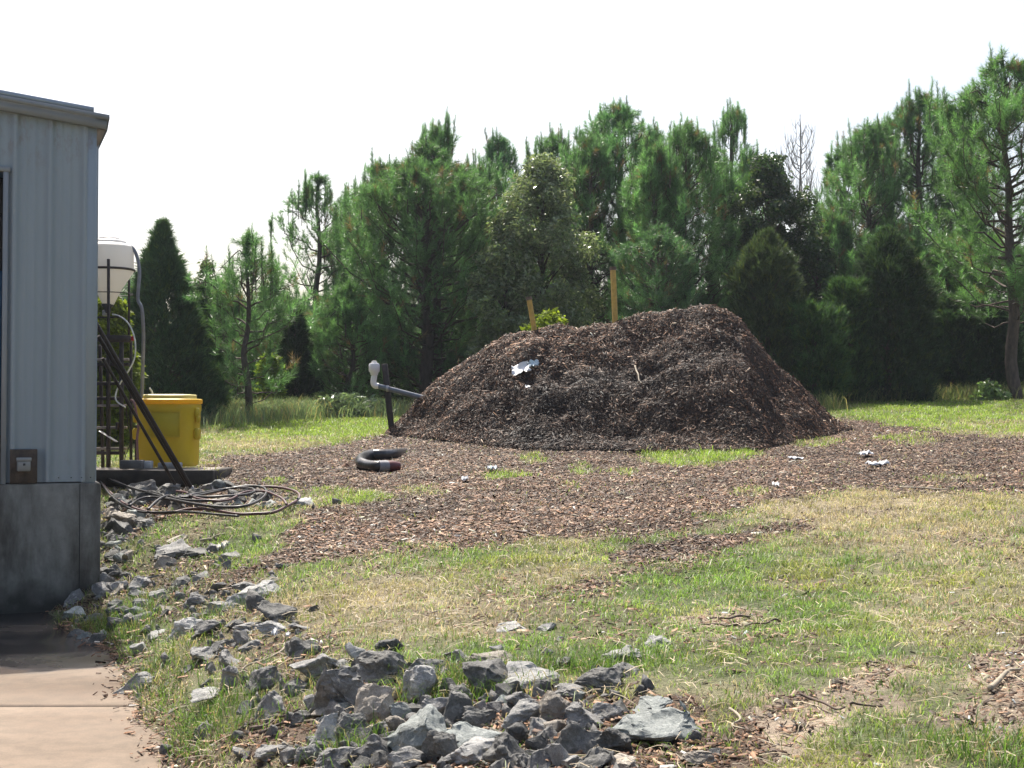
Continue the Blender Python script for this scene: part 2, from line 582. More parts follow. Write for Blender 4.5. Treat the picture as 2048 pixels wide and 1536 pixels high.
# ------------------------------------------------------------------ ground
def grid_mesh(xs, ys, Z, keep=None):
    nx, ny = len(xs), len(ys)
    GX, GY = np.meshgrid(xs, ys)
    V = np.stack([GX.ravel(), GY.ravel(), Z.ravel()], 1)
    a = (np.arange(ny - 1)[:, None] * nx + np.arange(nx - 1)[None, :])
    q = np.stack([a, a + 1, a + nx + 1, a + nx], -1).reshape(-1, 4)
    if keep is not None:
        kk = keep.ravel()
        q = q[kk[q].any(axis=1)]
        used = np.unique(q); mp = -np.ones(len(V), int); mp[used] = np.arange(len(used))
        V = V[used]; q = mp[q]
        return V, q.ravel(), np.full(len(q), 4), used
    return V, q.ravel(), np.full(len(q), 4), None


xs = np.concatenate([[-3000, -900, -300, -120, -60, -35, -22], np.arange(-14, -6, .3), np.arange(-6, 8, .07), np.arange(8, 16, .3), [18, 22, 35, 60, 120, 300, 900, 3000]])
ys = np.concatenate([[-3000, -800, -200, -60, -20, -8, -3, 0, 2, 3, 4], np.arange(4.5, 12, .05), np.arange(12, 20, .07), np.arange(20, 34, .15), np.arange(34, 46, .5), [48, 52, 60, 75, 100, 160, 300, 800, 3000]])
GX, GY = np.meshgrid(xs, ys)
GZ = gz(GX, GY)
GZ = np.where(GY > 60, np.maximum(GZ - (GY - 60) * .004, .5), GZ)
m, g, bare, tuft, _, _ = cover(GX, GY)
n1 = fbm(GX * 3, GY * 3, 300, 3)[..., None]
dry = np.array((.33, .275, .185)); grn = np.array((.12, .14, .065)); mul = np.array((.085, .055, .038)); soil = np.array((.20, .14, .095))
col = dry * (1 - g[..., None]) + grn * g[..., None]
col = col * (1 - bare[..., None] * .5) + soil * bare[..., None] * .5
col = col * (1 - m[..., None]) + mul * m[..., None]
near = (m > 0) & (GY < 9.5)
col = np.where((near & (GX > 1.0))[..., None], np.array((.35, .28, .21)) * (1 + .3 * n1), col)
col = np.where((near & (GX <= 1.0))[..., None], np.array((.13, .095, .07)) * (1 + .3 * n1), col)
col = np.clip(col * (1 + .3 * n1), 0.01, 1)
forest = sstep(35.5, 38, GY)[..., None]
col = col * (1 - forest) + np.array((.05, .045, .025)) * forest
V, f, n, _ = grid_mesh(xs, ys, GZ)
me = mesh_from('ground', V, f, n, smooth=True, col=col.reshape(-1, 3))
t = NT('soil_and_thatch')
at = t.n('ShaderNodeAttribute'); at.attribute_name = 'col'
nz = t.noise(38, 6, .7)
c = t.mix(1.0, at.outputs['Color'], t.ramp(nz, [(.25, .45), (.5, .95), (.75, 1.5)]), 'MULTIPLY')
n2 = t.noise(160, 3, .6)
c = t.mix(1.0, c, t.ramp(n2, [(.3, .7), (.7, 1.25)]), 'MULTIPLY')
t.col(c).rough(.9); t.b.inputs['Specular IOR Level'].default_value = .2
t.bump(t.math('ADD', nz, t.math('MULTIPLY', n2, .4)), .9, .03)
tag(link('ground', me, t.m), 'sloping yard of soil, straw and thin turf', None, None, 'structure')

# ------------------------------------------------------------------ concrete apron, two slabs with a joint between them
t = NT('apron_concrete')
n1 = t.noise(.9, 6, .6); n2 = t.noise(7, 8, .65); n3 = t.noise(90, 3, .6)
base = t.ramp(n1, [(.3, (.22, .158, .112)), (.5, (.28, .208, .15)), (.72, (.33, .255, .19))])
base = t.mix(t.ramp(n2, [(.42, 0.0), (.60, .6)]), base, (.20, .155, .115))
base = t.mix(1.0, base, t.ramp(n3, [(.3, .86), (.7, 1.1)]), 'MULTIPLY')
# wet area by the wall, its colour darkened further to deepen the building's shadow
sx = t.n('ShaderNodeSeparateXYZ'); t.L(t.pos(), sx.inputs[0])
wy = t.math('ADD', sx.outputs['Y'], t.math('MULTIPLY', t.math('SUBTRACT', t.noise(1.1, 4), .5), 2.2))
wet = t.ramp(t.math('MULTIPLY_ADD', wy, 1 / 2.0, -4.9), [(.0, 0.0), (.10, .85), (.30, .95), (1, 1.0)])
wet_shade = t.math('MULTIPLY', wet, t.ramp(t.noise(.8, 5, .6), [(.36, .72), (.5, 1.0)]))
c = t.mix(wet_shade, base, (.045, .042, .042))
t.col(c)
t.rough(t.ramp(wet_shade, [(0, .85), (.5, .38), (1, .16)]))
t.bump(n3, .25, .004)
MAT_APRON = t.m
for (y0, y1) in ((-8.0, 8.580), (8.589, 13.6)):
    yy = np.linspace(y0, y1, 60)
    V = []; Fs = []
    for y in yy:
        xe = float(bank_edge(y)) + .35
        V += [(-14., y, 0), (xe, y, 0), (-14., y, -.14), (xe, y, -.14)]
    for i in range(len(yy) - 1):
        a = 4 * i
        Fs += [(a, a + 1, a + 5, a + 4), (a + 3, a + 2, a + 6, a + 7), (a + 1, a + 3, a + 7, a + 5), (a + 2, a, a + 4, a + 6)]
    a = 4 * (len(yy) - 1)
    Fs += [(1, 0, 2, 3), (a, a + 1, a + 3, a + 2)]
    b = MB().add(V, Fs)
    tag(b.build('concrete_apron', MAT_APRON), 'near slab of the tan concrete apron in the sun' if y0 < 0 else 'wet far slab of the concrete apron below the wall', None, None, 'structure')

# ------------------------------------------------------------------ blades of grass
def blades(X, Y, Z, h, w, lean, az, colr, spread=0):
    n = len(X)
    d = np.stack([np.cos(az), np.sin(az), np.zeros(n)], 1)
    s = np.stack([-np.sin(az), np.cos(az), np.zeros(n)], 1)
    # turn the flat side at random
    tw = RNG.uniform(0, np.pi, n)[:, None]
    s = s * np.cos(tw) + d * np.sin(tw) * .8
    B = np.stack([X, Y, Z], 1)
    up = np.array((0, 0, 1.))
    M = B + up * (h * .58)[:, None] + d * (h * lean * .35)[:, None]
    T = B + up * (h * (1 - .35 * lean))[:, None] + d * (h * lean * 1.1)[:, None]
    W = (w / 2)[:, None] * s
    V = np.stack([B - W, B + W, M - W * .8, M + W * .8, T], 1).reshape(-1, 3)
    k = (np.arange(n) * 5)[:, None]
    q = np.concatenate([k + np.array([[0, 1, 3, 2]]), k + np.array([[2, 3, 4]])], 1).ravel()
    sz = np.tile([4, 3], n)
    Cc = np.repeat(colr, 5, axis=0)
    return V, q, sz, Cc


MAT_GRASS = leafy('grass_blade', .42, .45, .35, (1, 1, 1), 1.25)


def sample_ground(N, y0, y1, pw=.55, m=1.0, xl=.46):
    """points of the yard, thinning out with distance"""
    u = RNG.random(N); e = 2 - pw
    a, b_ = y0 ** (e), y1 ** (e)
    Y = (a + u * (b_ - a)) ** (1 / e)
    X = RNG.uniform(-1, 1, N) * (Y * xl + m)
    return X, Y


X, Y = sample_ground(840000, 4.6, 34.5, 1.15, 1.2)
mm, gg, bb, tf, px, py = cover(X, Y)
d = X - bank_edge(Y)
pl = pile(X, Y)
keep = (d > -.02 + .14 * RNG.random(len(X))) & (pl < .04)
clump = sstep(-.35, .25, fbm(X * 6, Y * 6, 400, 3))
pr = (1 - mm * .985) * (1 - bb * .75) * (.25 + .75 * clump)
bankm = np.exp(-((px - 640) / 420) ** 2 - ((py - 1400) / 130) ** 2) * .45 + np.exp(-((px - 420) / 160) ** 2 - ((py - 1230) / 90) ** 2) * .4
pr = pr * (1 - bankm)
keep &= RNG.random(len(X)) < pr
X, Y, gg, tf, px, py, mm, clump = (a[keep] for a in (X, Y, gg, tf, px, py, mm, clump))
N = len(X)
hh = .045 + .045 * gg * RNG.random(N) + .04 * RNG.random(N) ** 2 + .06 * tf * RNG.random(N) + .025 * clump
hh *= 1 + .5 * sstep(5.5, 1, px * 0 + Y - 2) * 0
hh = np.where((Y > 25) & (px < 800), hh * 1.2, hh)
hh = np.where((Y > 33), hh * 1.8, hh)
tall = RNG.random(N) < .02
hh = np.where(tall, hh * 2.0, hh)
hh = hh * (.48 + .26 * sstep(7, 12, Y))
ww = np.clip(.0028 + Y * .00030, .004, .012) * RNG.uniform(.7, 1.3, N)
ln = RNG.uniform(.3, 1.7, N)
gg = np.clip(gg + .45 * fbm(X * 3.2, Y * 2.6, 441, 3), 0, 1)
isg = RNG.random(N) < (.08 + .86 * gg)
G1 = np.array((.125, .215, .042)); G2 = np.array((.215, .30, .075)); D1 = np.array((.40, .335, .235)); D2 = np.array((.28, .18, .11)); YG = np.array((.27, .27, .07))
r1 = RNG.random((N, 1)); r2 = RNG.random((N, 1))
cg = G1 * (1 - r1) + G2 * r1
yel = (sstep(.0, .5, fbm(X * .9, Y * .9, 431, 3))[:, None] * .8)
cg = cg * (1 - yel) + YG * yel
redd = sstep(.15, .6, fbm(X * 1.1 + 3, Y * 1.1, 471, 3))[:, None]
cd = D1 * (1 - r1 * (.35 + .5 * redd)) + D2 * r1 * (.35 + .5 * redd)
brt = (np.exp(-((px - 600) / 260) ** 2) + np.exp(-((px - 1900) / 240) ** 2)) * sstep(21, 24, Y)
brt = np.clip(brt + tf * (Y > 14) * .9, 0, 1)[:, None]
cg = cg * (1 - brt) + np.array((.25, .34, .055)) * brt
cc = np.where(isg[:, None], cg, cd) * (.6 + .7 * r2) * (1 + .5 * fbm(X * 4, Y * 4, 451, 3))[:, None]
cc = np.clip(cc, .01, .8)
Vg, fg, sg_, Cg = blades(X, Y, gzi(X, Y) - .004, hh, ww, ln, RNG.uniform(0, 6.283, N), cc)
me = mesh_from('grass', Vg, fg, sg_, col=Cg)
tag(link('grass', me, MAT_GRASS), 'short green and straw-coloured grass growing in patches over the yard', 'grass', None, 'stuff')
print('grass', N)

# straw: dead stems lying flat
X, Y = sample_ground(28000, 4.6, 24, 1.3, 1.2)
mm, gg, bb, tf, px, py = cover(X, Y)
keep = (X - bank_edge(Y) > .06) & (pile(X, Y) < .03) & (RNG.random(len(X)) < (.35 + .65 * (1 - gg)) * (1 - .6 * mm))
X, Y = X[keep], Y[keep]; N = len(X)
az = RNG.uniform(0, 6.283, N); L = RNG.uniform(.05, .20, N) * .8; wd = RNG.uniform(.0014, .0032, N) + Y * .00016
dx = np.stack([np.cos(az), np.sin(az)], 1) * (L / 2)[:, None]; pe = np.stack([-np.sin(az), np.cos(az)], 1) * (wd / 2)[:, None]
z0 = RNG.uniform(.006, .045, (N, 1)); tl = RNG.uniform(-.3, .3, (N, 1)) * L[:, None] * .5
bend = RNG.uniform(-.15, .15, (N, 1)) * L[:, None]
pc = np.stack([X, Y], 1); zc = gzi(X, Y)[:, None]
rows = []
for k, (tt) in enumerate((-1, 0, 1)):
    ctr = pc + dx * tt + pe / (wd / 2)[:, None] * bend * (1 - abs(tt))
    zz = zc + z0 + tl * tt + (.01 if tt == 0 else 0)
    rows += [np.concatenate([ctr - pe, zz], 1), np.concatenate([ctr + pe, zz + .0015], 1)]
V = np.stack(rows, 1).reshape(-1, 3); k = (np.arange(N) * 6)[:, None]
q = np.concatenate([k + np.array([[0, 1, 3, 2]]), k + np.array([[2, 3, 5, 4]])], 1).ravel()
cs = np.array((.50, .40, .26)) * RNG.uniform(.35, 1.25, (N, 1)) * np.array((1, 1, 1))
me = mesh_from('straw', V, q, np.full(2 * N, 4), col=np.repeat(cs, 6, axis=0))
MAT_STRAW = leafy('straw_stem', .15, .6, .3)
tag(link('straw', me, MAT_STRAW), 'pale dead grass stems lying loose on the turf', 'straw', None, 'stuff')

# ------------------------------------------------------------------ wood chips
CHIP_PAL = np.array([(.020, .012, .008), (.042, .024, .015), (.078, .042, .026), (.125, .070, .042), (.19, .110, .068), (.30, .20, .135), (.52, .42, .32)])


def chips(X, Y, Z, N3, L, w, pal, tilt=.45):
    n = len(X)
    nn = N3 + RNG.normal(0, tilt, (n, 3)) * .7; nn /= np.linalg.norm(nn, axis=1)[:, None]
    a = RNG.normal(0, 1, (n, 3)); a -= nn * (a * nn).sum(1)[:, None]; a /= np.linalg.norm(a, axis=1)[:, None]
    b_ = np.cross(nn, a)
    Cn = np.stack([X, Y, Z], 1)
    A = a * (L / 2)[:, None]; B = b_ * (w / 2)[:, None]; U = nn * (w * .35 + .002)[:, None]
    sk = RNG.uniform(.3, 1, (n, 1))
    # a splinter: roof-shaped sliver with real thickness
    V = np.stack([Cn - A - B, Cn - A * .8 + B * sk, Cn + A + B * .6, Cn + A * .8 - B * sk, Cn - A * .85 + U, Cn + A * .85 + U], 1).reshape(-1, 3)
    k = (np.arange(n) * 6)[:, None]
    q = np.concatenate([k + np.array([[0, 3, 5, 4]]), k + np.array([[2, 1, 4, 5]]), k + np.array([[1, 0, 4]]), k + np.array([[3, 2, 5]])], 1).ravel()
    cc = CHIP_PAL[RNG.choice(len(CHIP_PAL), n, p=pal)] * RNG.uniform(.75, 1.25, (n, 1))
    return V, q, np.tile([4, 4, 3, 3], n), np.repeat(cc, 6, axis=0)


t = NT('wood_chip')
at = t.n('ShaderNodeAttribute'); at.attribute_name = 'col'
t.col(t.mix(1.0, at.outputs['Color'], t.ramp(t.noise(60, 3), [(.3, .75), (.7, 1.25)]), 'MULTIPLY')).rough(.6)
t.b.inputs['Specular IOR Level'].default_value = .22
MAT_CHIP = t.m

X, Y = sample_ground(400000, 4.6, 29, .9, 1.5)
mm, gg, bb, tf, px, py = cover(X, Y)
d = X - bank_edge(Y)
mm = np.where((Y < 9.5) & (X > 1.0), mm * .55, mm)
keep = (d > -.22 * RNG.random(len(X)) ** 5) & (pile(X, Y) < .05) & (RNG.random(len(X)) < np.maximum(np.maximum(mm, .025 + .2 * bb), .7 * sstep(.35, .1, d) * (Y < 12)))
X, Y, px, py, mm = X[keep], Y[keep], px[keep], py[keep], mm[keep]; N = len(X)
coarse = (Y < 9.5)
L = RNG.lognormal(-3.15, .45, N) * np.where(coarse, .72, .88); L = np.clip(L, .010, .13)
w = np.clip(L * RNG.uniform(.13, .38, N), .005, .024) + Y * .00012
V1, q1, s1, c1 = chips(X, Y, np.maximum(gzi(X, Y), .002) + RNG.uniform(.002, .016, N), np.tile([0, 0, 1.], (N, 1)), L, w, [.14, .22, .25, .18, .12, .065, .025])
patch = 1 + .75 * fbm(X * .9, Y * .9, 501, 4) + .25 * sstep(940, 1080, py)
cf = np.repeat(np.where(coarse & (X > 1.0), 2.1, np.where(coarse, 1.5, np.clip(patch * 1.0 + .35 * fbm(X * 4, Y * 4, 511, 3), .25, 1.7))), 6)[:, None]
c1 = np.clip(c1 * cf, 0, .5)
cr = np.repeat(coarse & (X > 1.0), 6)[:, None]
c1 = c1 * np.array((1.02, .98, .92))
c1 = np.where(cr, c1 * np.array((.92, 1.03, 1.12)), c1)
me = mesh_from('wood_chips', V1, q1, s1, col=c1)
tag(link('wood_chips', me, MAT_CHIP), 'brown and tan wood chips scattered over the ground around the pile', 'wood chips', None, 'stuff')
print('chips', N)

# ------------------------------------------------------------------ mulch pile
px_ = np.arange(-3.4, 7.2, .05); py_ = np.arange(19.3, 30.0, .05)
GX, GY = np.meshgrid(px_, py_)
PH = pile(GX, GY)
Z = gzi(GX, GY) + PH + .03 * fbm(GX * 9, GY * 9, 80, 3) * sstep(0, .2, PH) - np.where(PH > .0, 0, .05)
V, q, s, _ = grid_mesh(px_, py_, Z, PH > .01)
n1 = len(V)
gcol = np.tile([(.032, .020, .014)], (n1, 1)) * (1 + .5 * fbm(V[:, 0] * 2, V[:, 1] * 2, 81, 4))[:, None]
N = 290000
X = RNG.uniform(-3.2, 7.0, N); Y = RNG.uniform(19.4, 28.5, N)
keep = (pile(X, Y) > .02) & ((Y < PY0 + .6) | (RNG.random(N) < .35))
X, Y = X[keep], Y[keep]; N = len(X)
e = .06
z0 = gpz(X, Y)
nx = -(gpz(X + e, Y) - gpz(X - e, Y)) / (2 * e); ny = -(gpz(X, Y + e) - gpz(X, Y - e)) / (2 * e)
nn = np.stack([nx, ny, np.ones(N)], 1); nn /= np.linalg.norm(nn, axis=1)[:, None]
L = np.clip(RNG.lognormal(-3.35, .6, N), .012, .30); w = np.clip(L * RNG.uniform(.12, .32, N), .007, .028)
V2, q2, s2, c2 = chips(X, Y, z0 + RNG.uniform(.0, .04, N), nn, L, w, [.26, .28, .22, .12, .07, .035, .015], .5)
# crest light and hollow shade put into the chip colour, plus damp patches
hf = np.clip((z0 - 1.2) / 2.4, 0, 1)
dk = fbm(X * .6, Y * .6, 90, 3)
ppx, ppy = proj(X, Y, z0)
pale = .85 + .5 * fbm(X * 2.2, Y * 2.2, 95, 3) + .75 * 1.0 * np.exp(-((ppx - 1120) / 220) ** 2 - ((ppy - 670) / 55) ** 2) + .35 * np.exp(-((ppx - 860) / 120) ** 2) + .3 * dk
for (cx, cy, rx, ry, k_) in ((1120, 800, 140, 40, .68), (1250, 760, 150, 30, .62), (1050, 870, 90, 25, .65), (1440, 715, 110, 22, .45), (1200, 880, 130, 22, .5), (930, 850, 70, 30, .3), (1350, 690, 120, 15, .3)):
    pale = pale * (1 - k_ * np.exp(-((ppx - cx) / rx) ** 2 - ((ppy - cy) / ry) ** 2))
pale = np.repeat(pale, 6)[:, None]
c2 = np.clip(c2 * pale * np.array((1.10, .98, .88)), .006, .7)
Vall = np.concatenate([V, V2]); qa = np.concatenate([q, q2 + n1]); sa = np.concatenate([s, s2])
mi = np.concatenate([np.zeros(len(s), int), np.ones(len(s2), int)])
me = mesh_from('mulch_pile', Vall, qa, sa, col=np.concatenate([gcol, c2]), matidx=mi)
t = NT('mulch_core')
at = t.n('ShaderNodeAttribute'); at.attribute_name = 'col'
nz = t.noise(25, 6, .7)
t.col(t.mix(1.0, at.outputs['Color'], t.ramp(nz, [(.3, .4), (.7, 1.6)]), 'MULTIPLY')).rough(.9); t.bump(nz, 1, .05)
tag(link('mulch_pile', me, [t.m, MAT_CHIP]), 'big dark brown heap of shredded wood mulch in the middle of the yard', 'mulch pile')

# ------------------------------------------------------------------ rocks
def rock_mat(name, c, c2):
    t = NT(name)
    oi = t.n('ShaderNodeObjectInfo')
    tc = t.n('ShaderNodeTexCoord')
    off = t.n('ShaderNodeVectorMath', operation='ADD'); t.L(tc.outputs['Object'], off.inputs[0])
    sc_ = t.n('ShaderNodeVectorMath', operation='SCALE'); t.L(oi.outputs['Location'], sc_.inputs[0]); sc_.inputs['Scale'].default_value = 7
    t.L(sc_.outputs[0], off.inputs[1]); v = off.outputs[0]
    n1 = t.noise(7, 8, .65, v, .6); n2 = t.noise(38, 6, .7, v); n3 = t.noise(130, 4, .7, v)
    cc = t.ramp(n1, [(.28, tuple(x * .55 for x in c)), (.5, c), (.72, c2)])
    cc = t.mix(t.ramp(n2, [(.52, 0.0), (.68, .55)]), cc, tuple(min(1, x * 1.5) for x in c2))
    cc = t.mix(1.0, cc, t.ramp(n3, [(.3, .7), (.7, 1.3)]), 'MULTIPLY')
    hs = t.n('ShaderNodeHueSaturation'); t.L(cc, hs.inputs['Color'])
    t.L(t.math('MULTIPLY_ADD', oi.outputs['Random'], .6, .72), hs.inputs['Value'])
    t.col(hs.outputs[0]).rough(.72); t.b.inputs['Specular IOR Level'].default_value = .4
    t.bump(t.math('ADD', t.math('MULTIPLY', n1, 1.2), t.math('ADD', n2, t.math('MULTIPLY', n3, .3))), .9, .012)
    return t.m


RM = {'m': rock_mat('grey_rock', (.175, .17, .16), (.28, .272, .26)), 'd': rock_mat('dark_rock', (.10, .098, .09), (.18, .175, .165)),
      'p': rock_mat('pale_rock', (.29, .285, .27), (.42, .41, .39)), 'g': rock_mat('greenish_rock', (.24, .26, .245), (.35, .365, .345)),
      'b': rock_mat('brownish_rock', (.28, .245, .20), (.40, .36, .31))}


def rock_mesh(seed, size, sub=4):
    rg = np.random.default_rng(seed)
    n = rg.integers(8, 13)
    p = rg.normal(0, 1, (n, 3)); p /= np.linalg.norm(p, axis=1)[:, None]
    p *= rg.uniform(.8, 1.0, (n, 1)); p = np.sign(p) * np.abs(p) ** .75
    bm = bmesh.new()
    for q in p: bm.verts.new(q)
    r = bmesh.ops.convex_hull(bm, input=bm.verts)
    bmesh.ops.delete(bm, geom=list({g_ for g_ in r['geom_interior'] + r['geom_unused'] if isinstance(g_, bmesh.types.BMVert)}), context='VERTS')
    bmesh.ops.dissolve_limit(bm, angle_limit=.45, verts=bm.verts, edges=bm.edges)
    bmesh.ops.bevel(bm, geom=bm.edges[:], offset=.09, segments=2, affect='EDGES', profile=.6)
    bmesh.ops.triangulate(bm, faces=bm.faces)
    bmesh.ops.subdivide_edges(bm, edges=bm.edges[:], cuts=1 if sub < 3 else 2, use_grid_fill=True)
    if sub > 3:
        bmesh.ops.subdivide_edges(bm, edges=[e_ for e_ in bm.edges if e_.calc_length() > .16], cuts=2, use_grid_fill=True)
    bmesh.ops.triangulate(bm, faces=bm.faces)
    bm.normal_update()
    o = Vector((seed * 3.7 % 50, seed * 1.3 % 50, 0))
    tmp = []
    for v in bm.verts:
        q = v.co * 1.6 + o
        k = mnoise.noise(q) * .14 + mnoise.noise(q * 2.7) * .07 + mnoise.noise(q * 6.5) * .035
        k += (abs(mnoise.noise(Vector((q.x * 1.5, q.y * 1.5, q.z * 5)))) - .2) * .10
        tmp.append(v.co + v.normal * k)
    for v, c_ in zip(bm.verts, tmp): v.co = c_
    co = np.array([v.co[:] for v in bm.verts])
    an = rg.uniform(0, 6.28); R = np.array([[math.cos(an), -math.sin(an), 0], [math.sin(an), math.cos(an), 0], [0, 0, 1]])
    co = co @ R
    lo, hi = co.min(0), co.max(0)
    co = (co - (lo + hi) / 2) / (hi - lo)
    co[:, :2] *= (1.0 - .55 * np.clip(co[:, 2:3], -.35, .5))
    lo, hi = co.min(0), co.max(0)
    co = (co - (lo + hi) / 2) / (hi - lo) * np.array(size)
    for v, c_ in zip(bm.verts, co): v.co = c_
    me = bpy.data.meshes.new('rock'); bm.to_mesh(me); bm.free()
    me.polygons.foreach_set('use_smooth', np.ones(len(me.polygons), bool))
    me.set_sharp_from_angle(angle=math.radians(32))
    return me


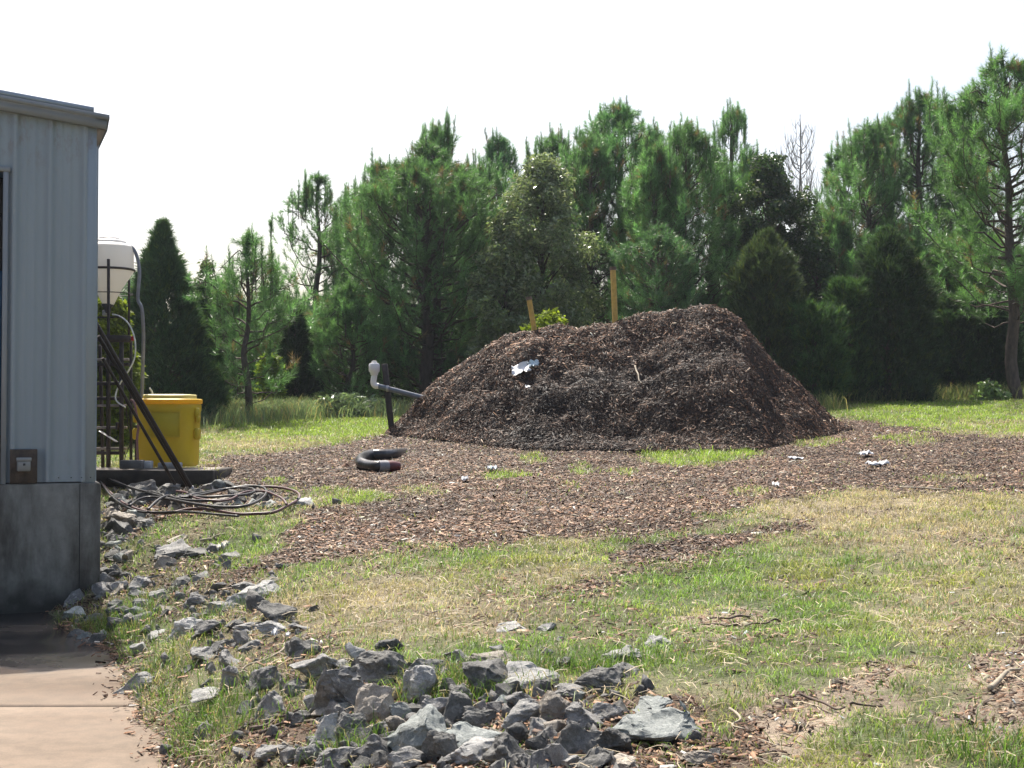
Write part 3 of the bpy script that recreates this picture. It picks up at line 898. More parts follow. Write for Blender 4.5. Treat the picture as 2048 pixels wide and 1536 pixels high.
# cx, cy, width, height (photo pixels), tone, label ('' = one of the look-alikes)
HEAP = 'rocks of the riprap heap at the foot of the slope'
BANK = 'rocks set in the grassy bank beside the apron'
CORN = 'rocks under the hoses by the building corner'
ROCKS = [
    (669, 1388, 113, 92, 'm', 'big rounded grey boulder at the upper left of the heap'),
    (755, 1343, 90, 58, 'd', 'dark greenish boulder leaning behind the big rounded boulder'),
    (837, 1378, 60, 70, 'p', 'pale tall slab standing at the back of the heap'),
    (854, 1340, 62, 38, 'm', 'smooth grey rock above the pale standing slab'),
    (753, 1416, 76, 72, 'b', 'brown-grey pointed rock right of the big rounded boulder'),
    (987, 1364, 102, 46, 'd', 'long dark slab lying behind the heap in bright green grass'),
    (980, 1325, 88, 26, 'b', 'long flat brownish slab at the top edge of the heap'),
    (914, 1315, 42, 20, 'm', 'small flat grey rock left of the brownish slab'),
    (995, 1301, 28, 16, 'm', 'little grey rock just above the brownish flat slab'),
    (893, 1381, 34, 36, 'd', 'dark rock in the shaded hollow behind the heap'),
    (922, 1392, 50, 34, 'd', 'black-faced rock in the middle hollow of the heap'),
    (924, 1428, 66, 66, 'd', 'dark green-grey blocky rock at the centre of the heap'),
    (870, 1420, 54, 42, 'm', 'grey rock wedged left of the dark central rock'),
    (957, 1442, 56, 40, 'd', 'black rock right of the central dark rock'),
    (806, 1427, 42, 36, 'g', 'greenish rock between the pointed rock and the wedge'),
    (798, 1458, 44, 38, 'b', 'small tan-grey rock left of the big smooth slab'),
    (843, 1470, 112, 78, 'g', 'big smooth greenish slab in the front of the heap'),
    (661, 1470, 72, 58, 'p', 'pale speckled rounded rock at the left of the heap'),
    (705, 1458, 54, 50, 'd', 'dark rock right of the pale speckled one'),
    (757, 1462, 42, 28, 'm', ''), (748, 1502, 82, 52, 'm', 'grey angular rock beside the green grass tuft at the bottom'),
    (876, 1502, 64, 62, 'd', 'dark round-topped rock in front of the smooth greenish slab'),
    (818, 1524, 70, 36, 'm', 'low grey rock at the bottom edge, left of the dark round-topped one'),
    (948, 1478, 100, 36, 'g', 'long flat blue-grey slab right of the greenish slab'),
    (950, 1513, 84, 36, 'p', 'pale flat slab at the bottom centre of the heap'),
    (1025, 1475, 66, 36, 'd', 'dark rock between the long flat slab and the streaked slab'),
    (1022, 1512, 94, 62, 'd', 'large dark rough boulder at the bottom centre'),
    (677, 1527, 82, 34, 'm', 'wide low grey rock at the bottom left of the heap'),
    (622, 1512, 52, 42, 'm', 'grey rock at the left foot of the heap'), (577, 1515, 38, 30, 'm', 'leftmost grey rock along the bottom edge'),
    (763, 1524, 40, 30, 'd', 'small black rock with a white top at the bottom edge'),
    (1016, 1390, 42, 38, 'd', 'dark square block below the pale grassy slab'),
    (976, 1399, 32, 20, 'm', ''), (967, 1416, 28, 24, 'm', ''), (990, 1417, 28, 24, 'm', ''), (1014, 1416, 24, 24, 'm', ''),
    (1060, 1362, 94, 42, 'p', 'pale slab half grown over with grass at the back right'),
    (1084, 1377, 30, 28, 'd', 'little dark rock at the end of the pale grassy slab'), (1073, 1390, 34, 20, 'm', ''),
    (1050, 1404, 62, 30, 'm', 'grey rock above the white-streaked slab'),
    (1036, 1437, 80, 46, 'p', 'pale slab streaked with white right of the heap centre'),
    (1106, 1419, 58, 54, 'b', 'brown-faced upright rock at the right of the heap'),
    (1083, 1458, 46, 34, 'm', 'small rounded grey rock below the brown-faced one'),
    (1152, 1487, 94, 68, 'd', 'large dark rock with a shadowed front in the lower right of the heap'),
    (1116, 1517, 44, 46, 'm', 'tilted grey rock left of the large shadowed rock'),
    (1190, 1524, 66, 32, 'd', 'dark rock cut by the bottom edge at the right'),
    (1141, 1530, 40, 22, 'p', 'pale stone cut by the bottom edge'),
    (1227, 1489, 64, 52, 'd', 'dark rock in front of the largest slab'),
    (1316, 1452, 152, 78, 'g', 'largest greenish slab at the right end of the heap'),
    (1176, 1438, 70, 46, 'm', 'slanting grey slab between the brown-faced rock and the largest slab'),
    (1217, 1428, 52, 28, 'm', 'flat grey stone behind the slanting slab'),
    (1306, 1419, 70, 20, 'g', 'low stone showing behind the largest slab'),
    (1199, 1364, 78, 34, 'd', 'dark flat rock alone in the grass right of the heap'),
    (1255, 1343, 54, 20, 'm', 'low grey rock above the lone dark flat rock'),
    (1255, 1312, 82, 28, 'p', 'pale cracked flat rock lying in the lawn'),
    (1318, 1284, 48, 18, 'p', 'small pale blue-grey rock farthest right in the lawn'),
    (1127, 1330, 34, 20, 'd', 'little dark rock in a green tuft behind the heap'),
    (1089, 1304, 28, 16, 'm', 'small pointed stone above the green tuft'), (1122, 1277, 16, 10, 'm', ''),
    (1022, 1253, 48, 14, 'p', 'whitish flat stone left of a smaller whitish one in the lawn'),
    (1092, 1255, 34, 12, 'p', 'smaller whitish stone in the lawn'),
    (1143, 1388, 54, 20, 'm', 'flat stone sunk in straw right of the heap top'),
    (603, 1295, 58, 48, 'd', 'dark rock with a ridge standing on chips in mid bank'),
    (631, 1340, 78, 34, 'm', 'flat grey rock left of the dark greenish boulder'),
    (779, 1289, 48, 32, 'd', 'dark broken rock in straw above the heap'),
    (713, 1306, 38, 42, 'p', 'pale upright stone half hidden in straw'),
    (626, 1218, 22, 12, 'd', ''), (763, 1318, 20, 12, 'd', ''), (823, 1334, 20, 14, 'd', ''),
    (554, 1225, 76, 46, 'd', 'dark green-grey block on the crest of the bank'),
    (543, 1256, 50, 30, 'p', 'pale slanting slab under the dark block on the crest'),
    (542, 1159, 36, 16, 'd', 'lone dark rock highest on the grass of the bank'),
    (519, 1186, 72, 28, 'p', 'pale rough rock on the upper bank'), (490, 1177, 54, 20, 'm', 'grey rock just left of the pale rough rock'),
    (472, 1206, 46, 34, 'p', 'bright flat-topped rock in the middle of the bank'), (434, 1216, 42, 28, 'm', 'grey rock left of the bright flat-topped rock'),
    (396, 1200, 50, 30, 'm', 'wedge-shaped grey rock on the left of the bank'),
    (361, 1166, 40, 26, 'd', 'dark rounded rock high on the left bank'),
    (289, 1166, 58, 30, 'm', 'grey rock nearest the wall corner in the sun'), (276, 1188, 32, 26, 'm', 'small grey rock below the sunlit corner rock'),
    (283, 1208, 40, 24, 'm', 'grey rock at the edge of the building shadow'), (348, 1101, 70, 30, 'm', 'layered grey rock on top of the left bank'),
    (331, 1126, 36, 28, 'b', 'brownish rock under the layered rock'), (352, 1080, 32, 14, 'b', 'low mossy rock above the layered rock'),
    (426, 1097, 22, 22, 'm', 'small upright grey rock beside the white scrap'), (459, 1114, 38, 18, 'm', 'flat grey rock below the white scrap'),
    (400, 1153, 40, 14, 'm', ''), (370, 1256, 62, 46, 'p', 'prominent pale block standing in the grass of the lower bank'),
    (416, 1256, 46, 34, 'm', 'pointed grey rock right of the prominent pale block'), (471, 1250, 34, 18, 'd', 'flat dark rock with a raised edge in mid bank'),
    (500, 1257, 54, 18, 'm', 'long low grey rock in front of the dark block'), (487, 1277, 36, 32, 'm', 'grey rock standing left of the white scrap of plastic'),
    (445, 1290, 42, 14, 'd', ''), (500, 1291, 38, 18, 'm', ''), (412, 1312, 54, 24, 'p', 'pale smooth slab lying in chips on the lower bank'),
    (465, 1320, 54, 30, 'm', 'dark-faced grey slab right of the pale smooth slab'), (428, 1337, 22, 28, 'm', 'small upright stone below the pale smooth slab'),
    (464, 1356, 48, 50, 'm', 'rough grey rock standing in the lower bank'), (529, 1358, 66, 46, 'm', 'ridged grey rock right of the rough standing rock'),
    (540, 1412, 56, 58, 'm', 'grey rock half sunk in grass left of the big boulder'), (415, 1400, 56, 28, 'p', 'pale wedge of stone in the grass near the apron'),
    (265, 1367, 68, 42, 'p', 'bright rough rock lying on the edge of the concrete'), (280, 1298, 34, 26, 'p', 'pale speckled rock beside the shadow on the concrete'),
    (314, 1270, 36, 12, 'p', ''), (182, 1237, 38, 24, 'm', 'grey rock in the shade on the wet concrete'),
    (209, 1182, 44, 26, 'm', 'shaded rock against the foot of the concrete wall'), (212, 1158, 30, 32, 'm', 'upper shaded rock touching the wall corner'),
    (239, 1172, 32, 20, 'm', 'shaded rock between the wall corner and the sunlit rocks'), (255, 1222, 40, 20, 'd', 'dark shaded rock low in the corner'),
    (288, 1234, 38, 14, 'm', ''), (483, 1507, 34, 20, 'm', 'small grey rock in grass near the bottom edge'), (540, 1506, 52, 20, 'm', 'flat grey rock sunk in grass near the bottom edge'),
    (250, 965, 32, 24, 'p', 'pale rock below the left end of the timber pad'), (284, 978, 56, 28, 'm', 'wide grey rock in front of the timber pad'),
    (332, 981, 46, 30, 'm', 'grey rock behind the feet of the leaning pipes'), (418, 975, 34, 16, 'm', 'flat rock at the right end of the timber pad'),
    (330, 1005, 36, 26, 'm', 'rounded rock in the middle of the hoses'), (351, 1014, 28, 16, 'b', ''), (476, 996, 44, 24, 'd', 'dark rock inside the right loop of the hoses'),
    (468, 1013, 36, 14, 'b', 'brownish rock lying against the lowest hose'), (607, 1006, 38, 18, 'p', 'pale rock just outside the end of the hose loop'),
    (526, 997, 36, 22, 'd', 'dark rock at the right of the hose coil'), (238, 992, 30, 24, 'd', ''), (388, 1000, 34, 18, 'm', ''), (440, 1008, 28, 14, 'm', ''),
    (240, 1037, 52, 30, 'b', 'brownish rock below the hoses at the wall'), (290, 1048, 46, 24, 'm', 'slanting grey rock below the hoses'),
    (232, 1078, 32, 20, 'm', 'pale-topped rock down the bank from the hoses'), (228, 1110, 34, 26, 'd', ''), (250, 1060, 30, 20, 'd', ''), (226, 1140, 30, 22, 'd', ''),
    (300, 990, 30, 16, 'd', ''), (228, 1000, 26, 30, 'd', ''), (225, 1050, 26, 30, 'd', ''), (390, 1107, 56, 14, 'd', 'long dark slab on the top of the left bank'),
    (320, 1190, 36, 16, 'm', ''), (340, 1215, 34, 14, 'b', ''), (430, 1175, 36, 16, 'm', ''), (400, 1235, 30, 14, 'm', ''), (600, 1255, 36, 16, 'm', ''), (680, 1330, 30, 14, 'm', ''),
    (590, 1380, 40, 22, 'm', ''), (600, 1440, 36, 24, 'd', ''), (700, 1500, 40, 26, 'd', ''), (900, 1455, 34, 26, 'd', ''), (915, 1500, 36, 30, 'd', ''), (1075, 1495, 40, 34, 'd', ''),
    (780, 1480, 36, 26, 'd', ''), (1060, 1530, 50, 24, 'd', ''), (900, 1528, 46, 24, 'm', ''), (720, 1530, 40, 24, 'd', ''), (1090, 1430, 30, 24, 'd', ''),
    (830, 1425, 36, 26, 'd', ''), (785, 1390, 40, 26, 'b', ''), (1250, 1530, 50, 20, 'b', ''), (1400, 1520, 56, 22, 'b', 'low brownish stone in coarse chips at the bottom right'),
]
_rg = np.random.default_rng(5)
for k in range(112):
    if k < 34: a_, b_ = _rg.uniform(212, 570), _rg.uniform(968, 1016)
    elif k < 60: a_, b_ = _rg.uniform(208, 275), _rg.uniform(1010, 1190)
    elif k < 78: a_, b_ = _rg.uniform(140, 300), _rg.uniform(1190, 1290)
    else: a_, b_ = _rg.uniform(600, 1240), _rg.uniform(1395, 1534)
    s_ = _rg.uniform(20, 42)
    ROCKS.append((a_, b_, s_, s_ * _rg.uniform(.45, .85), 'mddbg'[_rg.integers(0, 5)], ''))
for i, (cx, cy, w, h, tone, lab) in enumerate(ROCKS):
    p = hit(cx, cy + h * .36)
    sc_ = F / p[1]
    W_, H_ = w / sc_ * 1.30, h / sc_ * (1.45 if h / w < .6 else 1.3)
    inheap = (cy > 1335 and cx > 560) or (cx > 820 and cy > 1290 and cx < 1340)
    corner = cy < 1150 and cx < 640 and cx < 320 or (cy < 1030 and cx < 640)
    flat = h / w < .5
    D = W_ * (1.05 if flat else .85)
    me = rock_mesh(i + 11, (W_, D, H_ * (1.0 if not flat else 1.05)), 4 if w > 45 else (3 if w > 26 else 2))
    o = link('rock', me, RM[tone])
    y = p[1] + D * .10
    zc = gzi(p[0], y) + H_ * (.27 if inheap else .13)
    o.location = (p[0], y, float(zc))
    rg = np.random.default_rng(i)
    o.rotation_euler = (rg.uniform(-.1, .1), rg.uniform(-.18, .12), 0)
    gname = HEAP if inheap else (CORN if corner else BANK)
    if not lab:
        lab = {HEAP: 'small stone filling a gap between the bigger rocks of the heap', CORN: 'small stone beside the building corner among the hoses and wall foot',
               BANK: 'small stone half buried in the grassy bank by the apron'}[gname]
    tag(o, lab, 'rock', gname)

# stone rubble between the rocks
N = 900
X, Y = sample_ground(14000, 5, 18.5, 1, 1.0)
_, _, _, _, px, py = cover(X, Y)
wgt = np.exp(-((px - 900) / 330) ** 2 - ((py - 1460) / 75) ** 2) * 1.2 + .5 * np.exp(-((px - 440) / 150) ** 2 - ((py - 1240) / 110) ** 2) + 1.2 * np.exp(-((px - 240) / 50) ** 2 - ((py - 1080) / 90) ** 2) + .9 * np.exp(-((px - 380) / 170) ** 2 - ((py - 1000) / 22) ** 2)
kp = (RNG.random(len(X)) < wgt) & (X > bank_edge(Y) + .02)
X, Y = X[kp][:N], Y[kp][:N]; N = len(X)
ico = rock_mesh(5, (1, 1, 1), 1); tv = np.array([v.co[:] for v in ico.vertices]); tf_ = np.array([list(p_.vertices) for p_ in ico.polygons])
Z = gzi(X, Y)
sz3 = RNG.lognormal(-3.4, .45, (N, 1)) * RNG.uniform(.6, 1.3, (N, 3))
an = RNG.uniform(0, 6.28, N); co_, si_ = np.cos(an), np.sin(an)
VV = tv[None] * sz3[:, None, :] * 1.5
VX = VV[..., 0] * co_[:, None] - VV[..., 1] * si_[:, None]; VY = VV[..., 0] * si_[:, None] + VV[..., 1] * co_[:, None]
VV = np.stack([VX + X[:, None], VY + Y[:, None], VV[..., 2] + Z[:, None] + .008], -1).reshape(-1, 3)
qq = (tf_[None] + (np.arange(N) * len(tv))[:, None, None]).ravel()
me = mesh_from('rubble', VV, qq, np.full(N * len(tf_), 3))
tag(link('rubble', me, RM['m']), 'loose stone fragments between the rocks', 'rubble', None, 'stuff')
bpy.data.meshes.remove(ico)

# ------------------------------------------------------------------ metal building at the left
ANG = math.radians(21)
BO = np.array((-3.86, 13.0, 0.0))
BU = np.array((-math.cos(ANG), -math.sin(ANG), 0)); BV = np.array((-math.sin(ANG), math.cos(ANG), 0)); BN = -BV
ZU = np.array((0, 0, 1.))


def Bp(s, t, z):
    return BO + BU * s + BV * t + ZU * z


BAX = np.array([BU, BV, ZU])


def zroof(s):     # underside of the rake trim
    s = np.asarray(s, float)
    return 4.455 + .115 * np.where(s < 5.2, s, 10.4 - s)


t = NT('wall_sheet_metal')
n1 = t.noise(2.2, 5, .6, t.scaled(t.pos(), (1, 1, .25))); n2 = t.noise(14, 6, .7, t.scaled(t.pos(), (1, 1, .4)))
c = t.ramp(n1, [(.3, (.245, .295, .335)), (.7, (.28, .33, .37))])
sx = t.n('ShaderNodeSeparateXYZ'); t.L(t.pos(), sx.inputs[0])
low = t.ramp(sx.outputs['Z'], [(0.0, 0.0), (1.0, 0.0)])
topst = t.math('MULTIPLY', t.ramp(t.math('MULTIPLY_ADD', sx.outputs['Z'], 1 / .6, -3.75 / .6), [(.2, 0), (.95, 1)]), t.ramp(n2, [(.50, 0), (.66, .55)]))
c = t.mix(topst, c, (.20, .17, .15))
botst = t.math('MULTIPLY', t.ramp(t.math('MULTIPLY_ADD', sx.outputs['Z'], -1 / .5, 1.62 / .5), [(.3, 0), (1, 1)]), t.ramp(n2, [(.5, 0), (.66, .5)]))
c = t.mix(botst, c, (.17, .16, .15))
t.col(c).rough(.42).metal(.15)
M_WALL = t.m
M_TRIM = simple('trim_metal', (.235, .255, .275), .45, .1, .06, 3)
M_ROOF = simple('roof_metal', (.32, .38, .46), .35, .3, .08, 2)
t = NT('stained_concrete')
n1 = t.noise(1.6, 6, .65, t.scaled(t.pos(), (1, 1, .35))); n2 = t.noise(9, 7, .7); n3 = t.noise(70, 4)
c = t.ramp(n2, [(.3, (.17, .165, .145)), (.7, (.24, .235, .21))])
c = t.mix(t.ramp(n1, [(.43, 0), (.58, .88)]), c, (.055, .048, .038))
sx = t.n('ShaderNodeSeparateXYZ'); t.L(t.pos(), sx.inputs[0])
ft = t.ramp(t.math('ADD', sx.outputs['Z'], t.math('MULTIPLY', t.math('SUBTRACT', t.noise(3, 5), .5), .6)), [(.05, .9), (.28, 0)])
c = t.mix(ft, c, (.04, .038, .032))
t.col(c).rough(.85); t.bump(t.math('ADD', n2, t.math('MULTIPLY', n3, .5)), .5, .01)
M_CONC = t.m
M_DARK = simple('dark_interior', (.03, .032, .036), .8)

bld = thing('metal_building', 'grey ribbed metal building on a stained concrete base at the left edge', 'building', tuple(Bp(0, 0, 0)))
ZB = 1.162
S_OP, S_OP2, Z_OP = .80, 4.4, 3.99
S_END, T_END = 10.4, 15.0
b = MB()


def ribs(s0, s1, phase=.10):
    """profile of ribbed sheet: (s, bulge)"""
    pts = [(s0, 0)]
    k = math.floor((s0 - phase) / .305)
    while True:
        c0 = phase + k * .305
        if c0 - .035 > s1: break
        for ds, o in ((-.030, 0), (-.020, .032), (.020, .032), (.030, 0), (.118, 0), (.126, .004), (.144, .004), (.152, 0), (.196, 0), (.204, .004), (.222, .004), (.230, 0)):
            if s0 < c0 + ds < s1: pts.append((c0 + ds, o))
        k += 1
    pts.append((s1, 0))
    return pts


def sheet(b, s0, s1, zb, zt, phase=.10):
    p = ribs(s0, s1, phase); V = []; Fs = []
    for (s, o) in p:
        V.append(Bp(s, -o, zb)); V.append(Bp(s, -o, float(zt(s))))
    for i in range(len(p) - 1):
        Fs.append((2 * i + 2, 2 * i, 2 * i + 1, 2 * i + 3))
    b.add(V, Fs)


sheet(b, 0, S_OP, ZB + .012, zroof)
sheet(b, S_OP, S_OP2, Z_OP, zroof)
sheet(b, S_OP2, S_END, ZB + .012, zroof)
# the long side wall, ribbed too
p = ribs(0, T_END, .15); V = []; Fs = []
for (s, o) in p:
    q = BO + BV * s - BU * o
    V.append(q + ZU * (ZB + .012)); V.append(q + ZU * 4.44)
for i in range(len(p) - 1): Fs.append((2 * i, 2 * i + 2, 2 * i + 3, 2 * i + 1))
b.add(V, Fs)
b.box(Bp(S_END, T_END / 2, (ZB + 4.47) / 2), (.05, T_END, 4.47 - ZB), BAX)
b.box(Bp(S_END / 2, T_END, (ZB + 4.47) / 2), (S_END, .05, 4.47 - ZB), BAX)
b.build('wall', M_WALL, bld)
b = MB()
b.box(Bp(.055, -.019, (ZB + 4.46) / 2), (.115, .014, 4.46 - ZB), BAX, .004)
b.box(Bp(-.004, .05, (ZB + 4.46) / 2), (.014, .10, 4.46 - ZB), BAX, .004)
b.build('corner_trim', M_WALL, bld)
b = MB()
b.box(Bp(S_END / 2 - .0, T_END / 2, ZB / 2 - .2), (S_END + .12, T_END + .1, ZB + .4), BAX, .012)
b.build('foundation', M_CONC, bld)
b = MB(); b.box(Bp(.125, -.0512, ZB / 2 + .02), (.006, .006, ZB - .05), BAX)
b.build('foundation_joint', simple('joint', (.03, .03, .028), .9), bld)
# roof: two slopes
SL = math.atan(.125)
b = MB()


def slab(b, s0, s1, t0, t1, off, th):
    V = []
    for s in (s0, s1):
        for t_ in (t0, t1):
            for z in (off, off + th):
                V.append(Bp(s, t_, 4.455 + .115 * s + z))
    b.add(V, [(0, 1, 3, 2), (4, 6, 7, 5), (0, 4, 5, 1), (2, 3, 7, 6), (0, 2, 6, 4), (1, 5, 7, 3)])


slab(b, -.06, 5.2, -.08, T_END + .1, .10, .02)
V = []
for s in (5.2, 10.5):
    for t_ in (-.16, T_END + .1):
        for z in (.10, .12): V.append(Bp(s, t_, 4.455 + .115 * (10.4 - s) + z))
b.add(V, [(0, 1, 3, 2), (4, 6, 7, 5), (0, 4, 5, 1), (2, 3, 7, 6), (0, 2, 6, 4), (1, 5, 7, 3)])
for k in range(0, 26):      # raised roof ribs running up the slope
    t_ = .16 + k * .61
    slab(b, -.06, 5.2, t_, t_ + .05, .121, .03)
b.build('roof', M_ROOF, bld)
b = MB(); slab(b, .03, 5.2, -.09, -.02, .121, .045); b.build('rake_cap', M_ROOF, bld)
b = MB()
slab(b, -.085, 5.2, -.085, -.03, -.012, .085)
slab(b, -.108, 5.2, -.105, -.025, .074, .044)
b.build('rake_trim', M_TRIM, bld)
# closed eave: sloping soffit and gutter along the side
b = MB()
prof = [(0.0, 4.26), (-.082, 4.43), (-.095, 4.52), (-.09, 4.545), (0.0, 4.56)]
V = [Bp(s, t_, z) for t_ in (-.02, T_END) for s, z in prof]
b.add(V, [(0, 1, 2, 3, 4), (9, 8, 7, 6, 5)] + [((i + 1) % 5, i, i + 5, (i + 1) % 5 + 5) for i in range(5)])
b.build('eave_soffit', simple('eave_metal', (.22, .20, .19), .5, .1, .1), bld)
b = MB(); V = [Bp(s, t_, z) for t_ in (-.02, T_END) for s, z in ((-.097, 4.43), (-.108, 4.50), (-.118, 4.555), (-.097, 4.555))]
b.add(V, [(0, 1, 2, 3), (7, 6, 5, 4)] + [((i + 1) % 4, i, i + 4, (i + 1) % 4 + 4) for i in range(4)])
b.build('gutter', M_TRIM, bld)
# door opening with jamb, head and a dark leaf set back
b = MB()
b.box(Bp(S_OP - .012, -.012, (ZB + Z_OP) / 2), (.045, .06, Z_OP - ZB), BAX, .004)
b.box(Bp((S_OP + S_OP2) / 2, -.014, Z_OP + .022), (S_OP2 - S_OP + .10, .064, .045), BAX, .004)
b.build('door_frame', M_TRIM, bld)
dr = MB()
for k in range(9):
    dr.box(Bp((S_OP + S_OP2) / 2, .35, ZB + .16 + k * .31), (S_OP2 - S_OP, .04, .302), BAX, .008)
dr.box(Bp((S_OP + S_OP2) / 2, .7, 2.6), (S_OP2 - S_OP + .2, .04, 2.9), BAX)
dro = dr.build('door', M_DARK, bld)
b = MB(); b.box(Bp(S_OP + .12, .10, 2.35), (.22, .02, 1.5), BAX, .004); b.build('blue_panel', simple('blue_sheet', (.03, .09, .17), .5), dro)
b = MB(); b.box(Bp(S_OP + .12, .10, 1.85), (.20, .03, .22), BAX, .004); b.build('orange_panel', simple('orange_sheet', (.30, .09, .03), .6), dro)
# socket box on a stained board
b = MB(); b.box(Bp(.615, -.035, 1.32), (.235, .03, .31), BAX, .003)
bd = b.build('backing_board', simple('weathered_board', (.075, .055, .04), .85, 0, .5, 12, .5), bld)
b = MB(); b.box(Bp(.615, -.085, 1.335), (.115, .07, .115), BAX, .008); b.box(Bp(.615, -.122, 1.385), (.13, .012, .035), BAX, .004)
ob = b.build('socket_box', simple('grey_box', (.26, .27, .27), .5, .2, .1), bd)
b = MB(); b.box(Bp(.612, -.1225, 1.34), (.02, .008, .02), BAX, .002); b.build('socket_hole', M_DARK, ob)
for k in range(11):
    pass
b = MB()
for s_ in (.03, .11, .20, .31, .41, .50, .73, .80):
    for z_ in (ZB + .05, ):
        b.box(Bp(s_, -.03 if s_ < .13 else -.006, z_), (.010, .008, .010), BAX, .002)
b.build('screw_heads', M_DARK, bld)

# ------------------------------------------------------------------ timber pad
YP = 17.7
pz = P(300, 940, YP)[2]
xl, xr = -6.9, P(428, 940, YP)[0]
M_TIMB = simple('dark_timber', (.035, .028, .022), .8, 0, .5, 9, .4)
M_PAD = simple('dusty_pad', (.33, .29, .25), .9, 0, .3, 6, .3)
pad = thing('timber_pad', 'low pad edged with dark timbers under the yellow tub', 'pad', ((xl + xr) / 2, YP + .6, pz - .3))
b = MB(); b.box(((xl + xr) / 2, YP + .60, pz - .17), (xr - xl - .12, 1.05, .33), None, .01); b.build('deck', M_PAD, pad)
for (c_, s_) in ((((xl + xr) / 2, YP, pz - .10), (xr - xl, .10, .20)), (((xl + xr) / 2 - .1, YP + .01, pz - .30), (xr - xl - .2, .09, .19)), ((xr - .05, YP + .62, pz - .12), (.10, 1.12, .23))):
    b = MB(); b.box(c_, s_, None, .012); b.build('edge_timber', M_TIMB, pad)

# ------------------------------------------------------------------ yellow tub
YD = 18.4
zb = P(340, 934, YD)[2]; ztop = P(340, 797, YD)[2]
xc = P(338, 900, YD + .38)[0]; sc = F / YD
hw = 62 / sc; H = ztop - zb
zb = max(zb, pz + .015)
t = NT('yellow_plastic')
nz = t.noise(5, 6, .6); nf = t.noise(40, 5, .7)
c = t.ramp(nz, [(.3, (.60, .50, .02)), (.7, (.70, .59, .03))])
c = t.mix(t.ramp(nf, [(.55, 0), (.75, .4)]), c, (.30, .20, .03))
t.col(c).rough(.45)
tr = t.n('ShaderNodeBsdfTranslucent'); tr.inputs[0].default_value = (.85, .58, .03, 1)
ms = t.n('ShaderNodeMixShader'); ms.inputs[0].default_value = .30
t.L(t.b.outputs[0], ms.inputs[1]); t.L(tr.outputs[0], ms.inputs[2]); t.L(ms.outputs[0], t.out.inputs[0])
M_YEL = t.m
t = NT('orange_rim'); t.col((.76, .56, .03)).rough(.4)
tr = t.n('ShaderNodeBsdfTranslucent'); tr.inputs[0].default_value = (1, .62, .04, 1)
ms = t.n('ShaderNodeMixShader'); ms.inputs[0].default_value = .45
t.L(t.b.outputs[0], ms.inputs[1]); t.L(tr.outputs[0], ms.inputs[2]); t.L(ms.outputs[0], t.out.inputs[0])
M_ORG = t.m


def superring(rx, ry, n=44, e=.62):
    a = np.linspace(0, 2 * np.pi, n, endpoint=False)
    c_, s_ = np.cos(a), np.sin(a)
    return np.stack([rx * np.sign(c_) * np.abs(c_) ** e, ry * np.sign(s_) * np.abs(s_) ** e], 1)


def loft(b, c, secs, n=44, e=.62, cap=True):
    V = []
    for (rx, ry, z) in secs:
        r = superring(rx, ry, n, e)
        for p_ in r: V.append((c[0] + p_[0], c[1] + p_[1], z))
    Fs = []
    for i in range(len(secs) - 1):
        for k in range(n):
            k2 = (k + 1) % n
            Fs.append((i * n + k, i * n + k2, (i + 1) * n + k2, (i + 1) * n + k))
    if cap:
        Fs.append(tuple(range(n))[::-1]); Fs.append(tuple((len(secs) - 1) * n + k for k in range(n)))
    b.add(V, Fs)


cY = (xc, YD + .38)
tub = thing('yellow_tub', 'tall dirty yellow plastic tub with orange rim standing on the timber pad', 'tub', (xc, YD + .38, zb))
b = MB()
loft(b, cY, [(hw * .86, .34, zb), (hw * .90, .36, zb + .02), (hw * .91, .37, zb + .05), (hw * .94, .385, zb + H * .55), (hw * .965, .39, zb + H * .80), (hw * .99, .40, zb + H * .84), (hw * .99, .40, zb + H * .90), (hw * .97, .39, zb + H * .925)])
b.build('body', M_YEL, tub, True, angle=40)
b = MB()
loft(b, cY, [(hw * .97, .39, zb + H * .925), (hw * 1.01, .42, zb + H * .93), (hw * 1.02, .425, zb + H * .955), (hw * 1.02, .425, zb + H * .985), (hw * .97, .40, zb + H)])
b.build('rim', M_ORG, tub, True, angle=40)
b = MB()
loft(b, (xc + .01, YD + .38), [(hw * .80, .32, zb + H * .99), (hw * .82, .325, zb + H * 1.0), (hw * .82, .325, zb + H * 1.05), (hw * .79, .30, zb + H * 1.065)])
lid = b.build('lid', simple('cream_plastic', (.66, .58, .22), .5, 0, .1), tub, True, angle=40)
b = MB()
fy = YD + .38 - .385
b.box((xc + .03, fy - .002, zb + H * .62), (hw * .98, .03, H * .36), None, .012)
b.build('raised_panel', M_YEL, tub)
b = MB()
for (x0, x1, z0, z1) in ((-.44, .50, .795, .81), (-.44, .50, .43, .445), (-.46, -.44, .43, .81), (.49, .51, .43, .81)):
    b.box((xc + .03 + (x0 + x1) / 2 * hw, fy - .018, zb + H * (z0 + z1) / 2), ((x1 - x0) * hw, .012, (z1 - z0) * H), None, .003)
b.build('panel_edge', M_YEL, tub)
for sg in (-1, 1):
    b = MB()
    b.box((xc + sg * hw * .99, YD + .25, zb + H * .80), (.06, .16, .12), None, .02)
    b.box((xc + sg * hw * 1.02, YD + .25, zb + H * .70), (.05, .13, .10), None, .02)
    b.box((xc + sg * hw * 1.0, YD + .25, zb + H * .48), (.07, .15, .15), None, .02)
    b.build('handle', M_YEL, tub)
b = MB(); b.tube(crom([(xc - .20, YD + .3, zb + H * 1.0), (xc - .21, YD + .3, zb + H * 1.1), (xc - .24, YD + .28, zb + H * 1.16)], 5), .012, 6)
b.build('vent_tube', simple('dull_white', (.5, .5, .48), .5), lid)
